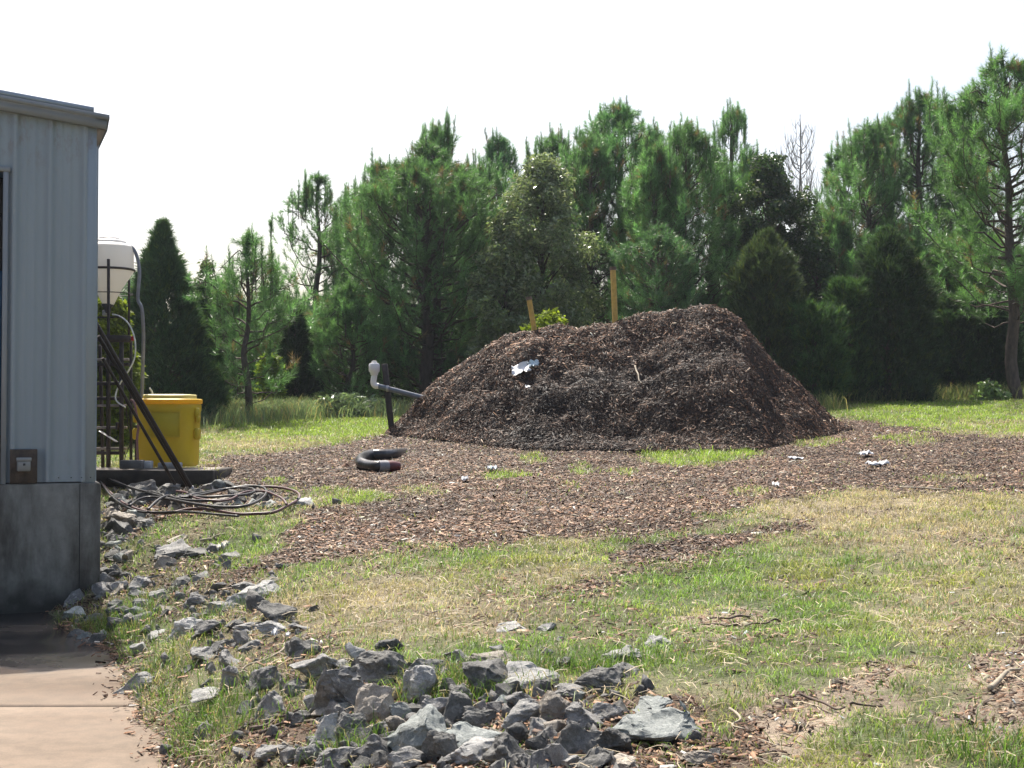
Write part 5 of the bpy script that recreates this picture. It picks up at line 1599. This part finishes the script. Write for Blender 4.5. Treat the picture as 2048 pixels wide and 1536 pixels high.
def pine(px, top, Y, wpx, cb, seed, label, nbr=80, tuftsp=.14, lo=False, cgreen=(.072, .145, .060), r0=None, basepx=None, lean=0, prof='round', group=G_PINE, upness=1.0, onlymesh=None):
    rg = np.random.default_rng(seed)
    tp = np.array(P(px, top, Y)); bx = P(basepx or px, 800, Y)[0]
    base = np.array([bx, Y, float(gz(np.array([bx]), np.array([Y]))[0]) - .15])
    H = tp[2] - base[2]; R = wpx / 2 * Y / F * 1.22
    root = thing('pine_tree', label, 'pine tree', tuple(base), group)
    path = trunk_path(base, tp, lean, rg)
    r0 = r0 or .018 * H
    tk = np.linspace(0, 1, len(path))
    wood = MB(); wood.tube(path, r0 * (1 - tk) ** .8 + .012, 8)
    tpos = []; tax = []; tsc = []; tcol = []
    for i in range(nbr):
        t_ = cb + (1 - cb) * ((i + rg.random()) / nbr) ** .92
        q = (t_ - cb) / (1 - cb)
        if t_ > .985: continue
        if prof == 'round': L = R * (min(1, (1 - q) * 2.3) ** .6) * (.72 + .28 * min(1, q * 4))
        elif prof == 'cone': L = R * (1 - q) ** .8
        else: L = R * (min(1, (1 - q) * 2.2) ** .8)
        L *= rg.uniform(.5, 1.15); L = max(L, .22)
        az = i * 2.39996 + rg.normal(0, .3)
        el = math.radians(2 + 44 * q * upness + rg.normal(0, 9)); 
        p0 = np.array([np.interp(t_, tk, path[:, j]) for j in range(3)])
        out = np.array([math.cos(az), math.sin(az), 0])
        bp = []
        for s in np.linspace(0, 1, 7):
            e_ = el + .42 * upness * s ** 1.6
            bp.append(p0 + out * L * s * math.cos(el + .2 * s) + np.array([0, 0, L * s * math.sin(e_ * .85)]))
        bp = np.array(bp); bp[1:-1] += rg.normal(0, .03 * L, (5, 3))
        bd_ = np.hypot(bp[:, 0] - tp[0], bp[:, 1] - Y); zl_ = tp[2] - .2 - 1.05 * np.minimum(bd_, .8) - .5 * np.maximum(bd_ - .8, 0)
        bp[:, 2] = np.minimum(bp[:, 2], np.maximum(zl_, p0[2] - .3))
        wood.tube(bp, np.linspace(max(.012, .014 * L + .004), .006, 7), 4, False)
        nt = max(6, int(L * .8 / tuftsp * 1.6))
        ss = rg.uniform(.22 if L > .8 else .1, 1.0, nt) ** .75; ss[:2] = 1.0
        for s in ss:
            k_ = s * 6; j = min(5, int(k_)); f = k_ - j
            pb = bp[j] * (1 - f) + bp[j + 1] * f; d = bp[j + 1] - bp[j]; d /= np.linalg.norm(d)
            side = np.cross(d, (0, 0, 1)); side /= np.linalg.norm(side) + 1e-9
            lat = rg.normal(0, 1) * .24 * L * (1.15 - s) + rg.normal(0, .07)
            up = abs(rg.normal(0, .12)) + .03
            tp_ = pb + side * lat + np.array([0, 0, up + .1 * abs(lat)]) + d * abs(lat) * .5
            a = d * .55 + side * np.sign(lat) * .4 + np.array([0, 0, .5 * upness]) + rg.normal(0, .22, 3)
            a /= np.linalg.norm(a)
            tpos.append(tp_); tax.append(a); tsc.append(rg.uniform(.75, 1.2))
            tcol.append(s)
            if s > .97 and rg.random() < .5:
                for e in (.2,):
                    tpos.append(tp_ + np.array([0, 0, e * tsc[-1]]) + a * .05); tax.append(np.array([0, 0, 1.])); tsc.append(tsc[-1] * .82); tcol.append(s)
    for z in np.arange(0, .9, .2):       # leader candle
        tpos.append(path[-1] - np.array([0, 0, z])); tax.append(np.array([0, 0, 1.])); tsc.append(.9 + z * .2); tcol.append(1)
    tpos = np.array(tpos); tax = np.array(tax); tsc = np.array(tsc); s_ = np.array(tcol)
    dist = np.hypot(tpos[:, 0] - tp[0], tpos[:, 1] - Y)
    lim = tp[2] - .1 - 1.05 * np.minimum(dist, .8) - .5 * np.maximum(dist - .8, 0) + .55 * fbm(tpos[:, 0] * 1.8, tpos[:, 1] * 1.8 + seed, seed, 3) * (dist > .3)
    tpos[:, 2] = np.where(tpos[:, 2] > lim, lim - .4 * rg.random(len(dist)) * (dist > .15), tpos[:, 2])
    # upright shoots standing clear of the upper crown
    up_ = np.nonzero((tpos[:, 2] > lim - .5) & (dist < R * .85) & (dist > .2))[0]
    if len(up_) and not lo:
        up_ = rg.choice(up_, min(len(up_), 24), replace=False)
        for u_ in up_:
            hh_ = rg.uniform(.2, .62)
            p_ = tpos[u_].copy(); top_ = p_ + np.array([rg.normal(0, .05), rg.normal(0, .05), hh_])
            wood.tube(np.array([p_ - np.array([0, 0, .35]), p_, top_]), [.012, .010, .006], 4, False)
            ks = np.arange(.1, hh_ + .05, .16)
            tpos = np.concatenate([tpos, p_ + (top_ - p_) * (ks / hh_)[:, None]]); tax = np.concatenate([tax, np.tile([[0, 0, 1.]], (len(ks), 1)) + rg.normal(0, .12, (len(ks), 3))])
            tsc = np.concatenate([tsc, 1.0 - .3 * ks / hh_]); s_ = np.concatenate([s_, np.ones(len(ks))])
        tax = tax / np.linalg.norm(tax, axis=1)[:, None]
    n = len(tpos)
    base_c = np.array(cgreen)
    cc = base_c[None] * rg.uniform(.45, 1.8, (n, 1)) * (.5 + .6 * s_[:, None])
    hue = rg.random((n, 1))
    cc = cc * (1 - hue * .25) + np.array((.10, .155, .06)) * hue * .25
    br = rg.random(n) < .05; cc[br] = np.array((.16, .11, .06))
    tm = NT_LO if lo else NT_HI
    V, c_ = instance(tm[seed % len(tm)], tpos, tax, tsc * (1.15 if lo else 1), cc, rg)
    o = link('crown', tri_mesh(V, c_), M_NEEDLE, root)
    wood.build('trunk', M_BARK, root, True)
    return root


def cedar(px, top, Y, wpx, seed, label, n=5200, c=(.048, .090, .044), power=.85, rag=.35, group='cedars along the edge of the wood', base_r=.8):
    rg = np.random.default_rng(seed)
    tp = np.array(P(px, top, Y)); bx = tp[0]
    base = np.array([bx, Y, float(gz(np.array([bx]), np.array([Y]))[0]) - .1]); H = tp[2] - base[2]; R = wpx / 2 * Y / F
    root = thing('cedar_tree', label, 'cedar tree', tuple(base), group)
    q = rg.random(n) ** 1.25 * .985; az = rg.uniform(0, 6.283, n)
    pr = R * (1 - q) ** power * (base_r + (1 - base_r) * np.minimum(1, q * 6))
    lump = 1 + rag * 1.5 * fbm(az * 1.3 + seed, q * 6, seed, 3) + rag * 1.6 * fbm(az * 3.5 + seed, q * 20, seed + 5, 2) + .12 * np.abs(rg.normal(0, 1, n)) * (rg.random(n) < .3)
    depth = .90 - .5 * rg.random(n) ** 2.0
    r = pr * lump * depth
    pos = np.stack([base[0] + r * np.cos(az), base[1] + r * np.sin(az), base[2] + .05 + H * q + rg.normal(0, .05, n)], 1)
    # ragged plumes standing out of the crown, and a thin leader
    npl = int(36 + 26 * R); m_ = int(n * .68) // npl
    pq = rg.random(npl) ** 1.1 * .93; pa = rg.uniform(0, 6.283, npl); pl_ = rg.uniform(.14, .62, npl) * (.45 + R * .45)
    pr_ = R * (1 - pq) ** power * .80
    s_ = rg.random((npl, m_)); wd = .17 * (1 - s_) + .035
    rr = pr_[:, None] + pl_[:, None] * s_ * .75
    pos[:npl * m_] = np.stack([base[0] + rr * np.cos(pa)[:, None] + rg.normal(0, 1, s_.shape) * wd, base[1] + rr * np.sin(pa)[:, None] + rg.normal(0, 1, s_.shape) * wd,
                               base[2] + H * pq[:, None] + pl_[:, None] * s_ * 1.1 + rg.normal(0, 1, s_.shape) * wd], -1).reshape(-1, 3)
    az[:npl * m_] = np.repeat(pa, m_)
    nl = 90; zl = rg.random(nl)
    pos[-nl:] = np.stack([base[0] + rg.normal(0, .05, nl) * (1.3 - zl), base[1] + rg.normal(0, .05, nl) * (1.3 - zl), base[2] + H * (.90 + .085 * zl)], 1)
    pos[:, 2] = np.minimum(pos[:, 2], tp[2] - .12 - (.85 * H / R if power > .75 else 1.3) * np.maximum(np.hypot(pos[:, 0] - base[0], pos[:, 1] - base[1]) - .04, 0) * (power > .5))
    ax = np.stack([np.cos(az) * .65, np.sin(az) * .65, np.full(n, .85)], 1) + rg.normal(0, .2, (n, 3)); ax /= np.linalg.norm(ax, axis=1)[:, None]
    sc_ = rg.uniform(.6, 1.4, n) * (1 - .35 * q); sc_[-nl:] *= .55; ax[-nl:] += np.array((0, 0, 2.)); ax[-nl:] /= np.linalg.norm(ax[-nl:], axis=1)[:, None]
    # thin wisps at the very top
    cc = np.array(c)[None] * rg.uniform(.6, 1.4, (n, 1)); y = (rg.random((n, 1)) < .15); cc = np.where(y, cc * np.array((1.5, 1.25, .8)), cc)
    V, c_ = instance(SP, pos, ax, sc_, cc, rg)
    link('crown', tri_mesh(V, c_), M_CEDAR, root)
    w = MB(); w.tube(np.array([base + (tp - base) * k for k in (0, .3, .6, .9)]), [.10, .07, .04, .01], 7)
    for i in range(26):
        k = rg.uniform(.03, .85); a = rg.uniform(0, 6.28); L = R * (1 - k) ** power * .8
        p0 = base + (tp - base) * k
        w.tube(np.array([p0, p0 + np.array([math.cos(a) * L * .5, math.sin(a) * L * .5, L * .35]), p0 + np.array([math.cos(a) * L, math.sin(a) * L, L * .85])]), [.02, .014, .006], 4, False)
    w.build('trunk', M_BARK, root, True)
    return root


def broadleaf(px, top, Y, wpx, basefrac, seed, label, n=4200, c=(.055, .10, .03), mat=None, name='broadleaf_tree', cat='tree', group=None, lsz=1.0, lumps=46, pz_=0.0, c2=None, gap=.0):
    rg = np.random.default_rng(seed)
    tp = np.array(P(px, top, Y)); bx = tp[0]
    base = np.array([bx, Y, float(gz(np.array([bx]), np.array([Y]))[0]) - .1 + pz_]); H = tp[2] - base[2]; R = wpx / 2 * Y / F
    root = thing(name, label, cat, tuple(base), group)
    w = MB(); w.tube(trunk_path(base, base + np.array([0, 0, H * .93]), 0, rg, 6, .04), np.linspace(.016 * H, .008, 16), 7)
    P0 = []; AX = []
    for i in range(lumps):
        k = basefrac + (1 - basefrac) * (i + rg.random()) / lumps
        q = (k - basefrac) / (1 - basefrac); a = i * 2.4 + rg.normal(0, .4)
        L = R * math.sqrt(max(.02, 1 - (2 * q - .75) ** 2 / 1.6)) * rg.uniform(.4, 1.12) * (1 if q < .85 else .6)
        if q > .97: L = 0.02
        p0 = base + np.array([0, 0, H * max(.04, k - .16)])
        e = base + np.array([math.cos(a) * L, math.sin(a) * L, H * k - .1])
        w.tube(np.array([p0, (p0 + e) / 2 + np.array([0, 0, .05]), e]), [.025, .016, .006], 4, False)
        m = n // lumps
        lr = R * rg.uniform(.18, .42)
        v = rg.normal(0, 1, (m, 3)); v /= np.linalg.norm(v, axis=1)[:, None]; v *= (rg.random((m, 1)) ** .5) * lr * np.array((1, 1, .85))
        P0.append(e + v); AX.append(v / (lr + 1e-6) + np.array((0, 0, .6)))
    pos = np.concatenate(P0); ax = np.concatenate(AX); ax /= np.linalg.norm(ax, axis=1)[:, None]
    pos[:, 2] = np.minimum(pos[:, 2], tp[2] + .05)
    m = len(pos)
    cc = np.array(c)[None] * rg.uniform(.6, 1.45, (m, 1))
    if c2 is not None:
        u = rg.random((m, 1)) < .3; cc = np.where(u, np.array(c2)[None] * rg.uniform(.7, 1.2, (m, 1)), cc)
    V, c_ = instance(LF * lsz, pos, ax, rg.uniform(.8, 1.2, m), cc, rg)
    link('crown' if name.endswith('tree') else 'foliage', tri_mesh(V, c_), mat or M_LEAF, root)
    w.build('trunk' if name.endswith('tree') else 'stems', M_BARK, root, True)
    return root


cedar(325, 438, 30.0, 235, 1, 'tall dark pointed cedar just right of the white tank', n=12000, rag=.42, power=.9)
cedar(405, 570, 31.0, 95, 2, 'lower dark cedar beside the tall pointed one', n=4200)
pine(497, 462, 30.0, 230, .10, 3, 'small young pine with a single thick upright leader', nbr=40, tuftsp=.17, upness=1.0)
pine(438, 560, 34.0, 120, .1, 31, 'short bushy pine between the dark cedars and the small pine', nbr=42, tuftsp=.15, lo=False)
pine(637, 346, 38.0, 200, .16, 4, 'open-crowned pine with see-through branches left of the biggest bushy pine', nbr=44, tuftsp=.20, prof='col', r0=.12)
pine(852, 270, 34.5, 350, .06, 5, 'broadest bushy pine behind the left slope of the mulch pile', nbr=150, tuftsp=.125, r0=.17)
pine(877, 245, 35.6, 120, .35, 51, 'narrow pine whose tip stands above the broadest bushy pine', nbr=46)
pine(760, 318, 37.0, 170, .12, 52, 'pine with a slanting left shoulder beside the broadest one', nbr=80)
pine(700, 560, 33.0, 170, .04, 53, 'low young pine at the left foot of the broadest pine', nbr=70, tuftsp=.13, cgreen=(.08, .155, .062))
pine(575, 590, 34.0, 150, .05, 54, 'low thick pine left of the open-crowned one', nbr=60, tuftsp=.14)
cedar(590, 610, 33.0, 110, 55, 'dark low cedar in front of the open-crowned pine', n=4200, c=(.03, .055, .028))
pine(1000, 270, 42.0, 150, .25, 6, 'dark pine between the broadest pine and the pale-leaved tree', nbr=60, cgreen=(.05, .11, .055), tuftsp=.12)
broadleaf(1085, 320, 33.5, 220, .12, 7, 'pale glossy-leaved tree behind the short yellow pipe', n=4300, c=(.15, .19, .085), lumps=80, c2=(.22, .24, .14), lsz=.95)
broadleaf(1010, 430, 32.8, 130, .08, 71, 'lower glossy-leaved tree left of the pale one', n=2300, c=(.14, .18, .075), lumps=46, c2=(.18, .20, .11))
pine(1105, 262, 39.0, 150, .3, 72, 'pine rising behind the pale glossy-leaved tree', nbr=60)
pine(1240, 200, 38.0, 260, .08, 8, 'tall central pine behind the tall yellow pipe', nbr=120, tuftsp=.13, cgreen=(.064, .135, .065))
pine(1180, 268, 36.5, 190, .1, 81, 'pine left of the tall central one', nbr=90, tuftsp=.13)
pine(1375, 240, 35.0, 250, .07, 9, 'bushy pine with a visible dark trunk above the pile top', nbr=110, tuftsp=.13, r0=.15)
pine(725, 372, 38.0, 150, .08, 59, 'pine standing just left of the slanting-shouldered one', nbr=66, tuftsp=.14)
pine(965, 330, 40.0, 130, .1, 60, 'pine between the broadest bushy pine and the dark one', nbr=60, tuftsp=.14)
pine(1290, 262, 40.0, 150, .1, 61, 'pine just right of the tall central one', nbr=70, tuftsp=.14)
pine(1500, 300, 40.5, 140, .1, 62, 'pine behind the top of the round dark tree', nbr=60, tuftsp=.14)
pine(1780, 235, 41.0, 150, .1, 63, 'pine left of the highest one in the right-hand group', nbr=70, tuftsp=.14)
pine(1945, 240, 39.0, 170, .1, 64, 'pine close left of the big right edge pine', nbr=80, tuftsp=.14)
pine(548, 560, 37.0, 150, .05, 56, 'dim bushy pine behind the small pine', nbr=66, tuftsp=.14)
pine(462, 600, 38.0, 130, .05, 57, 'dim pine low between the small pine and the dark cedars', nbr=56, tuftsp=.14)
pine(690, 430, 39.0, 150, .08, 58, 'pine filling the gap right of the open-crowned pine', nbr=66, tuftsp=.14)
pine(1150, 300, 37.5, 150, .1, 82, 'pine filling the gap behind the pale glossy-leaved tree', nbr=70, tuftsp=.14)
pine(1425, 300, 37.0, 170, .1, 92, 'pine behind the gap left of the round dark tree', nbr=80, tuftsp=.14)
pine(930, 345, 37.5, 150, .1, 93, 'pine on the right shoulder of the broadest bushy pine', nbr=70, tuftsp=.14)
pine(1310, 290, 34.2, 180, .05, 91, 'pine between the tall yellow pipe and the bushy pine', nbr=90, tuftsp=.13)
pine(1465, 214, 42.0, 130, .3, 10, 'slim open pine standing high behind the round dark tree', nbr=50, tuftsp=.15, prof='col')
broadleaf(1535, 318, 36.0, 190, .05, 11, 'round dark glossy-leaved tree left of the bare tree', n=6000, c=(.045, .085, .025), lumps=64, c2=(.10, .13, .05))
broadleaf(1635, 470, 36.5, 100, .05, 112, 'small dark glossy-leaved tree below the bare tree', n=2400, c=(.045, .085, .025), lumps=30, c2=(.10, .13, .05))
cedar(1535, 455, 32.0, 170, 12, 'olive loose-branched cedar behind the right shoulder of the pile', n=8000, c=(.060, .088, .042), rag=.7, power=.62)
cedar(1625, 610, 31.5, 115, 13, 'small light-edged cedar right of the olive one', n=5600, c=(.052, .105, .040), power=.5)
pine(1690, 285, 41.0, 170, .1, 14, 'pine on the left slope of the right-hand group', nbr=80, tuftsp=.13)
pine(1735, 240, 39.0, 200, .1, 15, 'second pine of the right-hand group', nbr=90, tuftsp=.13)
pine(1838, 178, 40.0, 240, .1, 16, 'highest pine in the middle of the right-hand group', nbr=110, tuftsp=.13, cgreen=(.064, .135, .065))
pine(1905, 215, 42.0, 180, .15, 17, 'pine between the highest one and the big right edge pine', nbr=80, tuftsp=.14)
pine(1665, 420, 37.5, 130, .08, 18, 'low pine in the dip right of the bare tree', nbr=70, tuftsp=.13)
pine(1950, 420, 36.5, 260, .08, 19, 'bushy pine filling the space left of the big right edge pine', nbr=110, tuftsp=.13, cgreen=(.08, .16, .058))
pine(1790, 440, 37.0, 220, .08, 20, 'low bushy pine behind the tall dark cedar', nbr=90, tuftsp=.13)
pine(2003, 98, 32.5, 330, .22, 21, 'big pine with a bare curving trunk at the right edge', nbr=120, tuftsp=.14, basepx=2036, lean=.0, r0=.15, cgreen=(.08, .16, .062))
cedar(1775, 452, 33.0, 190, 22, 'tall very dark cedar in the right-hand group', n=11000, c=(.034, .062, .030), power=.62, rag=.35)
cedar(1700, 560, 32.6, 70, 23, 'narrow greener cedar against the left of the very dark one', n=3800, c=(.048, .095, .036), power=.5)
cedar(1900, 590, 34.5, 110, 24, 'dark cedar mass left of the bare curving trunk', n=5600, c=(.030, .060, .028), power=.38)
cedar(1975, 620, 35.0, 130, 25, 'low dark cedar right behind the bare curving trunk', n=5600, c=(.028, .055, .026), power=.38)
broadleaf(225, 600, 24.0, 95, .05, 26, 'yellow-green bush between the tank and the tall cedar', n=2600, c=(.17, .21, .025), mat=M_DULL, name='yellow_green_bush', cat='bush', lumps=34, lsz=1.1)
broadleaf(185, 640, 24.5, 90, .05, 27, 'yellow-green bush half hidden by the building', n=2200, c=(.16, .20, .03), mat=M_DULL, name='yellow_green_bush', cat='bush', lumps=30, lsz=1.1)
broadleaf(1100, 622, 28.0, 75, .5, 28, 'bright yellow-green sapling peeping over the pile beside the short pipe', n=420, c=(.22, .27, .03), mat=M_DULL, name='sapling', cat='sapling', lumps=14, lsz=1.1)
broadleaf(1068, 640, 28.5, 40, .5, 281, 'low yellow-green sprig left of the short yellow pipe', n=160, c=(.20, .26, .03), mat=M_DULL, name='sapling', cat='sapling', lumps=7)
broadleaf(695, 795, 30.5, 120, .02, 29, 'silvery-leaved shrub left of the wooden post', n=1500, c=(.14, .19, .10), name='shrub', cat='shrub', lumps=22, group='shrubs at the edge of the wood')
broadleaf(745, 800, 31.0, 90, .02, 291, 'darker low shrub close behind the wooden post', n=900, c=(.09, .14, .07), name='shrub', cat='shrub', lumps=16, group='shrubs at the edge of the wood')
broadleaf(640, 790, 32.0, 60, .02, 292, 'small green shrub left of the silvery one', n=600, c=(.09, .14, .05), name='shrub', cat='shrub', lumps=12, group='shrubs at the edge of the wood')
broadleaf(540, 700, 32.0, 50, .1, 293, 'yellow-green sapling in the shade under the small pine', n=420, c=(.15, .20, .03), mat=M_DULL, name='sapling', cat='sapling', lumps=12)
broadleaf(1978, 765, 32.0, 50, .02, 294, 'leafy weed at the foot of the big right edge pine', n=300, c=(.11, .17, .05), name='shrub', cat='shrub', lumps=10, group='shrubs at the edge of the wood')
broadleaf(415, 520, 36.0, 60, .3, 295, 'thin grey-leaved tree sticking up between the cedars and the small pine', n=260, c=(.10, .12, .06), mat=M_DULL, lumps=16)
broadleaf(1665, 550, 35.5, 80, .02, 296, 'leafy undergrowth bush between the small cedar and the very dark one', n=1500, c=(.05, .09, .03), name='shrub', cat='shrub', lumps=20, group='shrubs at the edge of the wood')

# the bare tree
rg = np.random.default_rng(99)
bt = P(1600, 228, 44.0); bz = float(gz(np.array([bt[0]]), np.array([44.0]))[0])
bare_t = thing('bare_tree', 'leafless tree with fine upright twigs against the sky', 'tree', (bt[0], 44.0, bz))
w = MB()
H_ = bt[2] - bz
tpth = trunk_path(np.array((bt[0], 44.0, bz - .1)), np.array(bt), .0, rg, 7, .04); w.tube(tpth, np.linspace(.085, .010, len(tpth)), 7)
w2 = MB()
for i in range(46):
    k = rg.uniform(.42, .93); a = rg.uniform(0, 6.28)
    p0 = np.array([np.interp(k, np.linspace(0, 1, len(tpth)), tpth[:, j]) for j in range(3)])
    L = (1 - k) * 3.0 + .5; L *= rg.uniform(.6, 1.1)
    o_ = np.array([math.cos(a), math.sin(a), 0])
    bp = np.array([p0, p0 + o_ * L * .25 + ZU * L * .25, p0 + o_ * L * .38 + ZU * L * .62, p0 + o_ * L * .42 + ZU * L * 1.05]) + rg.normal(0, .03, (4, 3))
    cpth = crom(bp, 4); w2.tube(cpth, np.linspace(.016, .005, len(cpth)), 4, False)
    for j in range(9):
        m_ = rg.integers(3, len(cpth) - 1); q = cpth[m_]; a2 = rg.uniform(0, 6.28); l2 = L * rg.uniform(.15, .4)
        w2.tube(np.array([q, q + np.array([math.cos(a2) * l2 * .35, math.sin(a2) * l2 * .35, l2 * .5]), q + np.array([math.cos(a2) * l2 * .5, math.sin(a2) * l2 * .5, l2 * 1.1])]), [.008, .006, .004], 3, False)
w.build('trunk', M_GREYBARK, bare_t, True); w2.build('branches', M_GREYBARK, bare_t, True)

# second rank of pines filling the wood behind: one crown, copied with its trunk
src = [pine(900, 380, 47.0, 300, .06, 201, '', nbr=90, tuftsp=.16, lo=True, r0=.14, cgreen=(.05, .105, .055)),
       pine(1040, 370, 49.0, 280, .06, 202, '', nbr=80, tuftsp=.16, lo=True, r0=.13, cgreen=(.05, .105, .055))]
GB = 'second rank of pines in the wood'
for s in src: tag(s, 'dim pine of the second rank, seen only between the nearer trees', 'pine tree', GB)
for i, (px, top, Y) in enumerate(((560, 600, 52), (780, 350, 50), (700, 430, 54), (1150, 285, 51), (1260, 270, 53), (1340, 275, 49), (1420, 285, 52), (1500, 360, 50), (1590, 460, 52), (1680, 340, 50),
                                  (1760, 280, 53), (1850, 250, 51), (1940, 250, 50), (2040, 240, 52), (2120, 250, 48), (2200, 220, 46), (640, 640, 48), (480, 640, 50), (2140, 200, 40))):
    s = src[i % 2]; r = s.copy(); C.objects.link(r)
    x = P(px, 800, Y)[0]; z = float(gz(np.array([x]), np.array([float(Y)]))[0]) - .1
    Hs = P(900, 380, 47.0)[2] - s.location.z if i % 2 == 0 else P(1040, 370, 49.0)[2] - s.location.z
    k = (P(px, top, Y)[2] - z) / Hs
    r.location = (x, Y, z); r.scale = (k * 1.1, k * 1.1, k); r.rotation_euler = (0, 0, i * 1.7)
    for ch in list(s.children):
        c_ = ch.copy(); C.objects.link(c_); c_.parent = r
    tag(r, 'dim pine of the second rank, seen only between the nearer trees', 'pine tree', GB)

# undergrowth and the far wood
def mass(name, label, n, xr_, yr_, hmax, c, size, seed, tm, mat, kind='stuff'):
    rg = np.random.default_rng(seed)
    X = rg.uniform(xr_[0], xr_[1], n); Y = rg.uniform(yr_[0], yr_[1], n)
    hm = hmax * (.55 + .6 * (fbm(X * .5, Y * .5, seed, 3) + .5))
    Z = gz(X, Y, False) + hm * rg.random(n) ** .8
    ax = rg.normal(0, .5, (n, 3)) + np.array((0, 0, 1.)); ax /= np.linalg.norm(ax, axis=1)[:, None]
    cc = np.array(c)[None] * rg.uniform(.5, 1.5, (n, 1))
    V, c_ = instance(tm * size, np.stack([X, Y, Z], 1), ax, rg.uniform(.8, 1.3, n), cc, rg)
    return tag(link(name, tri_mesh(V, c_), mat), label, None, None, kind)


mass('undergrowth', 'dark brush and leaves on the floor of the wood', 9000, (-13, 16), (35.5, 42), 1.7, (.035, .06, .025), 1.3, 301, LF, M_DULL)['category'] = 'undergrowth'
mass('far_wood', 'dark far-off wood behind the trees', 30000, (-26, 28), (56, 62), 4.2, (.03, .06, .035), 2.2, 302, LF, M_DULL)['category'] = 'wood'

# tall grass: left edge of the wood, right edge, and blades among the rocks
def tallgrass(name, label, n, pts, hr, c, seed, wd=.010, lean=(.2, .9)):
    rg = np.random.default_rng(seed)
    X = []; Y = []
    for (cx, cy, sx, sy, wgt) in pts:
        m = int(n * wgt)
        c0 = hit(cx, cy)
        X.append(c0[0] + rg.normal(0, sx, m)); Y.append(c0[1] + rg.normal(0, sy, m))
    X = np.concatenate(X); Y = np.concatenate(Y); k = (X > bank_edge(Y) + .05) | (Y > 20); X, Y = X[k], Y[k]; m = len(X)
    h = rg.uniform(hr[0], hr[1], m)
    cc = np.array(c)[None] * rg.uniform(.6, 1.4, (m, 1)); s_ = rg.random((m, 1)) < .15; cc = np.where(s_, np.array((.35, .28, .14))[None], cc)
    V, q, s, c_ = blades(X, Y, gzi(X, Y) - .01, h, np.full(m, wd), rg.uniform(lean[0], lean[1], m), rg.uniform(0, 6.28, m), cc)
    return tag(link(name, mesh_from(name, V, q, s, col=c_), MAT_GRASS), label, 'grass', None, 'stuff')


tallgrass('tall_grass', 'tall silvery grass in front of the left trees behind the yellow tub', 9000, [(470, 838, .9, .7, .5), (540, 840, .6, .5, .22), (430, 838, .6, 1.2, .2), (640, 835, 1.2, .4, .15), (740, 832, .8, .4, .1)], (.18, .60), (.17, .22, .11), 401, .013)
tallgrass('tall_grass', 'ragged tall weeds along the foot of the right-hand cedars', 5000, [(1680, 803, .8, .5, .2), (1800, 800, 1.2, .5, .3), (1950, 797, 1.2, .5, .3), (2060, 795, .6, .5, .1), (1660, 820, .15, .3, .04)], (.15, .55), (.16, .19, .07), 402, .013)
tallgrass('tall_grass', 'dark tufts of grass growing between the rocks and at the concrete edge', 7000,
          [(700, 1500, .10, .10, .05), (850, 1390, .12, .10, .05), (930, 1355, .18, .12, .06), (990, 1395, .15, .08, .04), (1040, 1345, .2, .12, .05), (1250, 1335, .2, .1, .04), (320, 1400, .15, .5, .08), (370, 1480, .22, .25, .12), (300, 1350, .12, .3, .06),
           (560, 1330, .3, .3, .03), (265, 1260, .12, .5, .08), (230, 1230, .12, .4, .06), (190, 1250, .25, .3, .10), (240, 1255, .2, .3, .08), (1130, 1340, .15, .1, .04), (480, 1215, .25, .15, .04), (420, 1240, .3, .2, .04), (500, 1440, .3, .2, .06), (2030, 1510, .2, .15, .08)], (.05, .16), (.11, .19, .035), 403, .005, (.3, 1.2))
tallgrass('tall_grass', 'yellowish blades at the right corner of the timber pad', 60, [(412, 968, .10, .05, .7), (240, 962, .06, .05, .3)], (.15, .35), (.35, .34, .06), 404, .010, (.1, .6))

# added scatter volume, a thin veil standing in for lens glare
b = MB(); b.box((0, 28, 9.0), (70, 74, 24.0))
m_ = bpy.data.materials.new('glare_veil'); m_.use_nodes = True
nt_ = m_.node_tree; nt_.nodes.remove(nt_.nodes['Principled BSDF'])
pv = nt_.nodes.new('ShaderNodeVolumePrincipled'); pv.inputs['Color'].default_value = (.80, .88, 1, 1); pv.inputs['Density'].default_value = .0004; pv.inputs['Anisotropy'].default_value = .35
nt_.links.new(pv.outputs[0], nt_.nodes['Material Output'].inputs['Volume'])
tag(b.build('glare_veil', m_), 'added thin veil of lens glare over the yard', None, None, 'stuff')
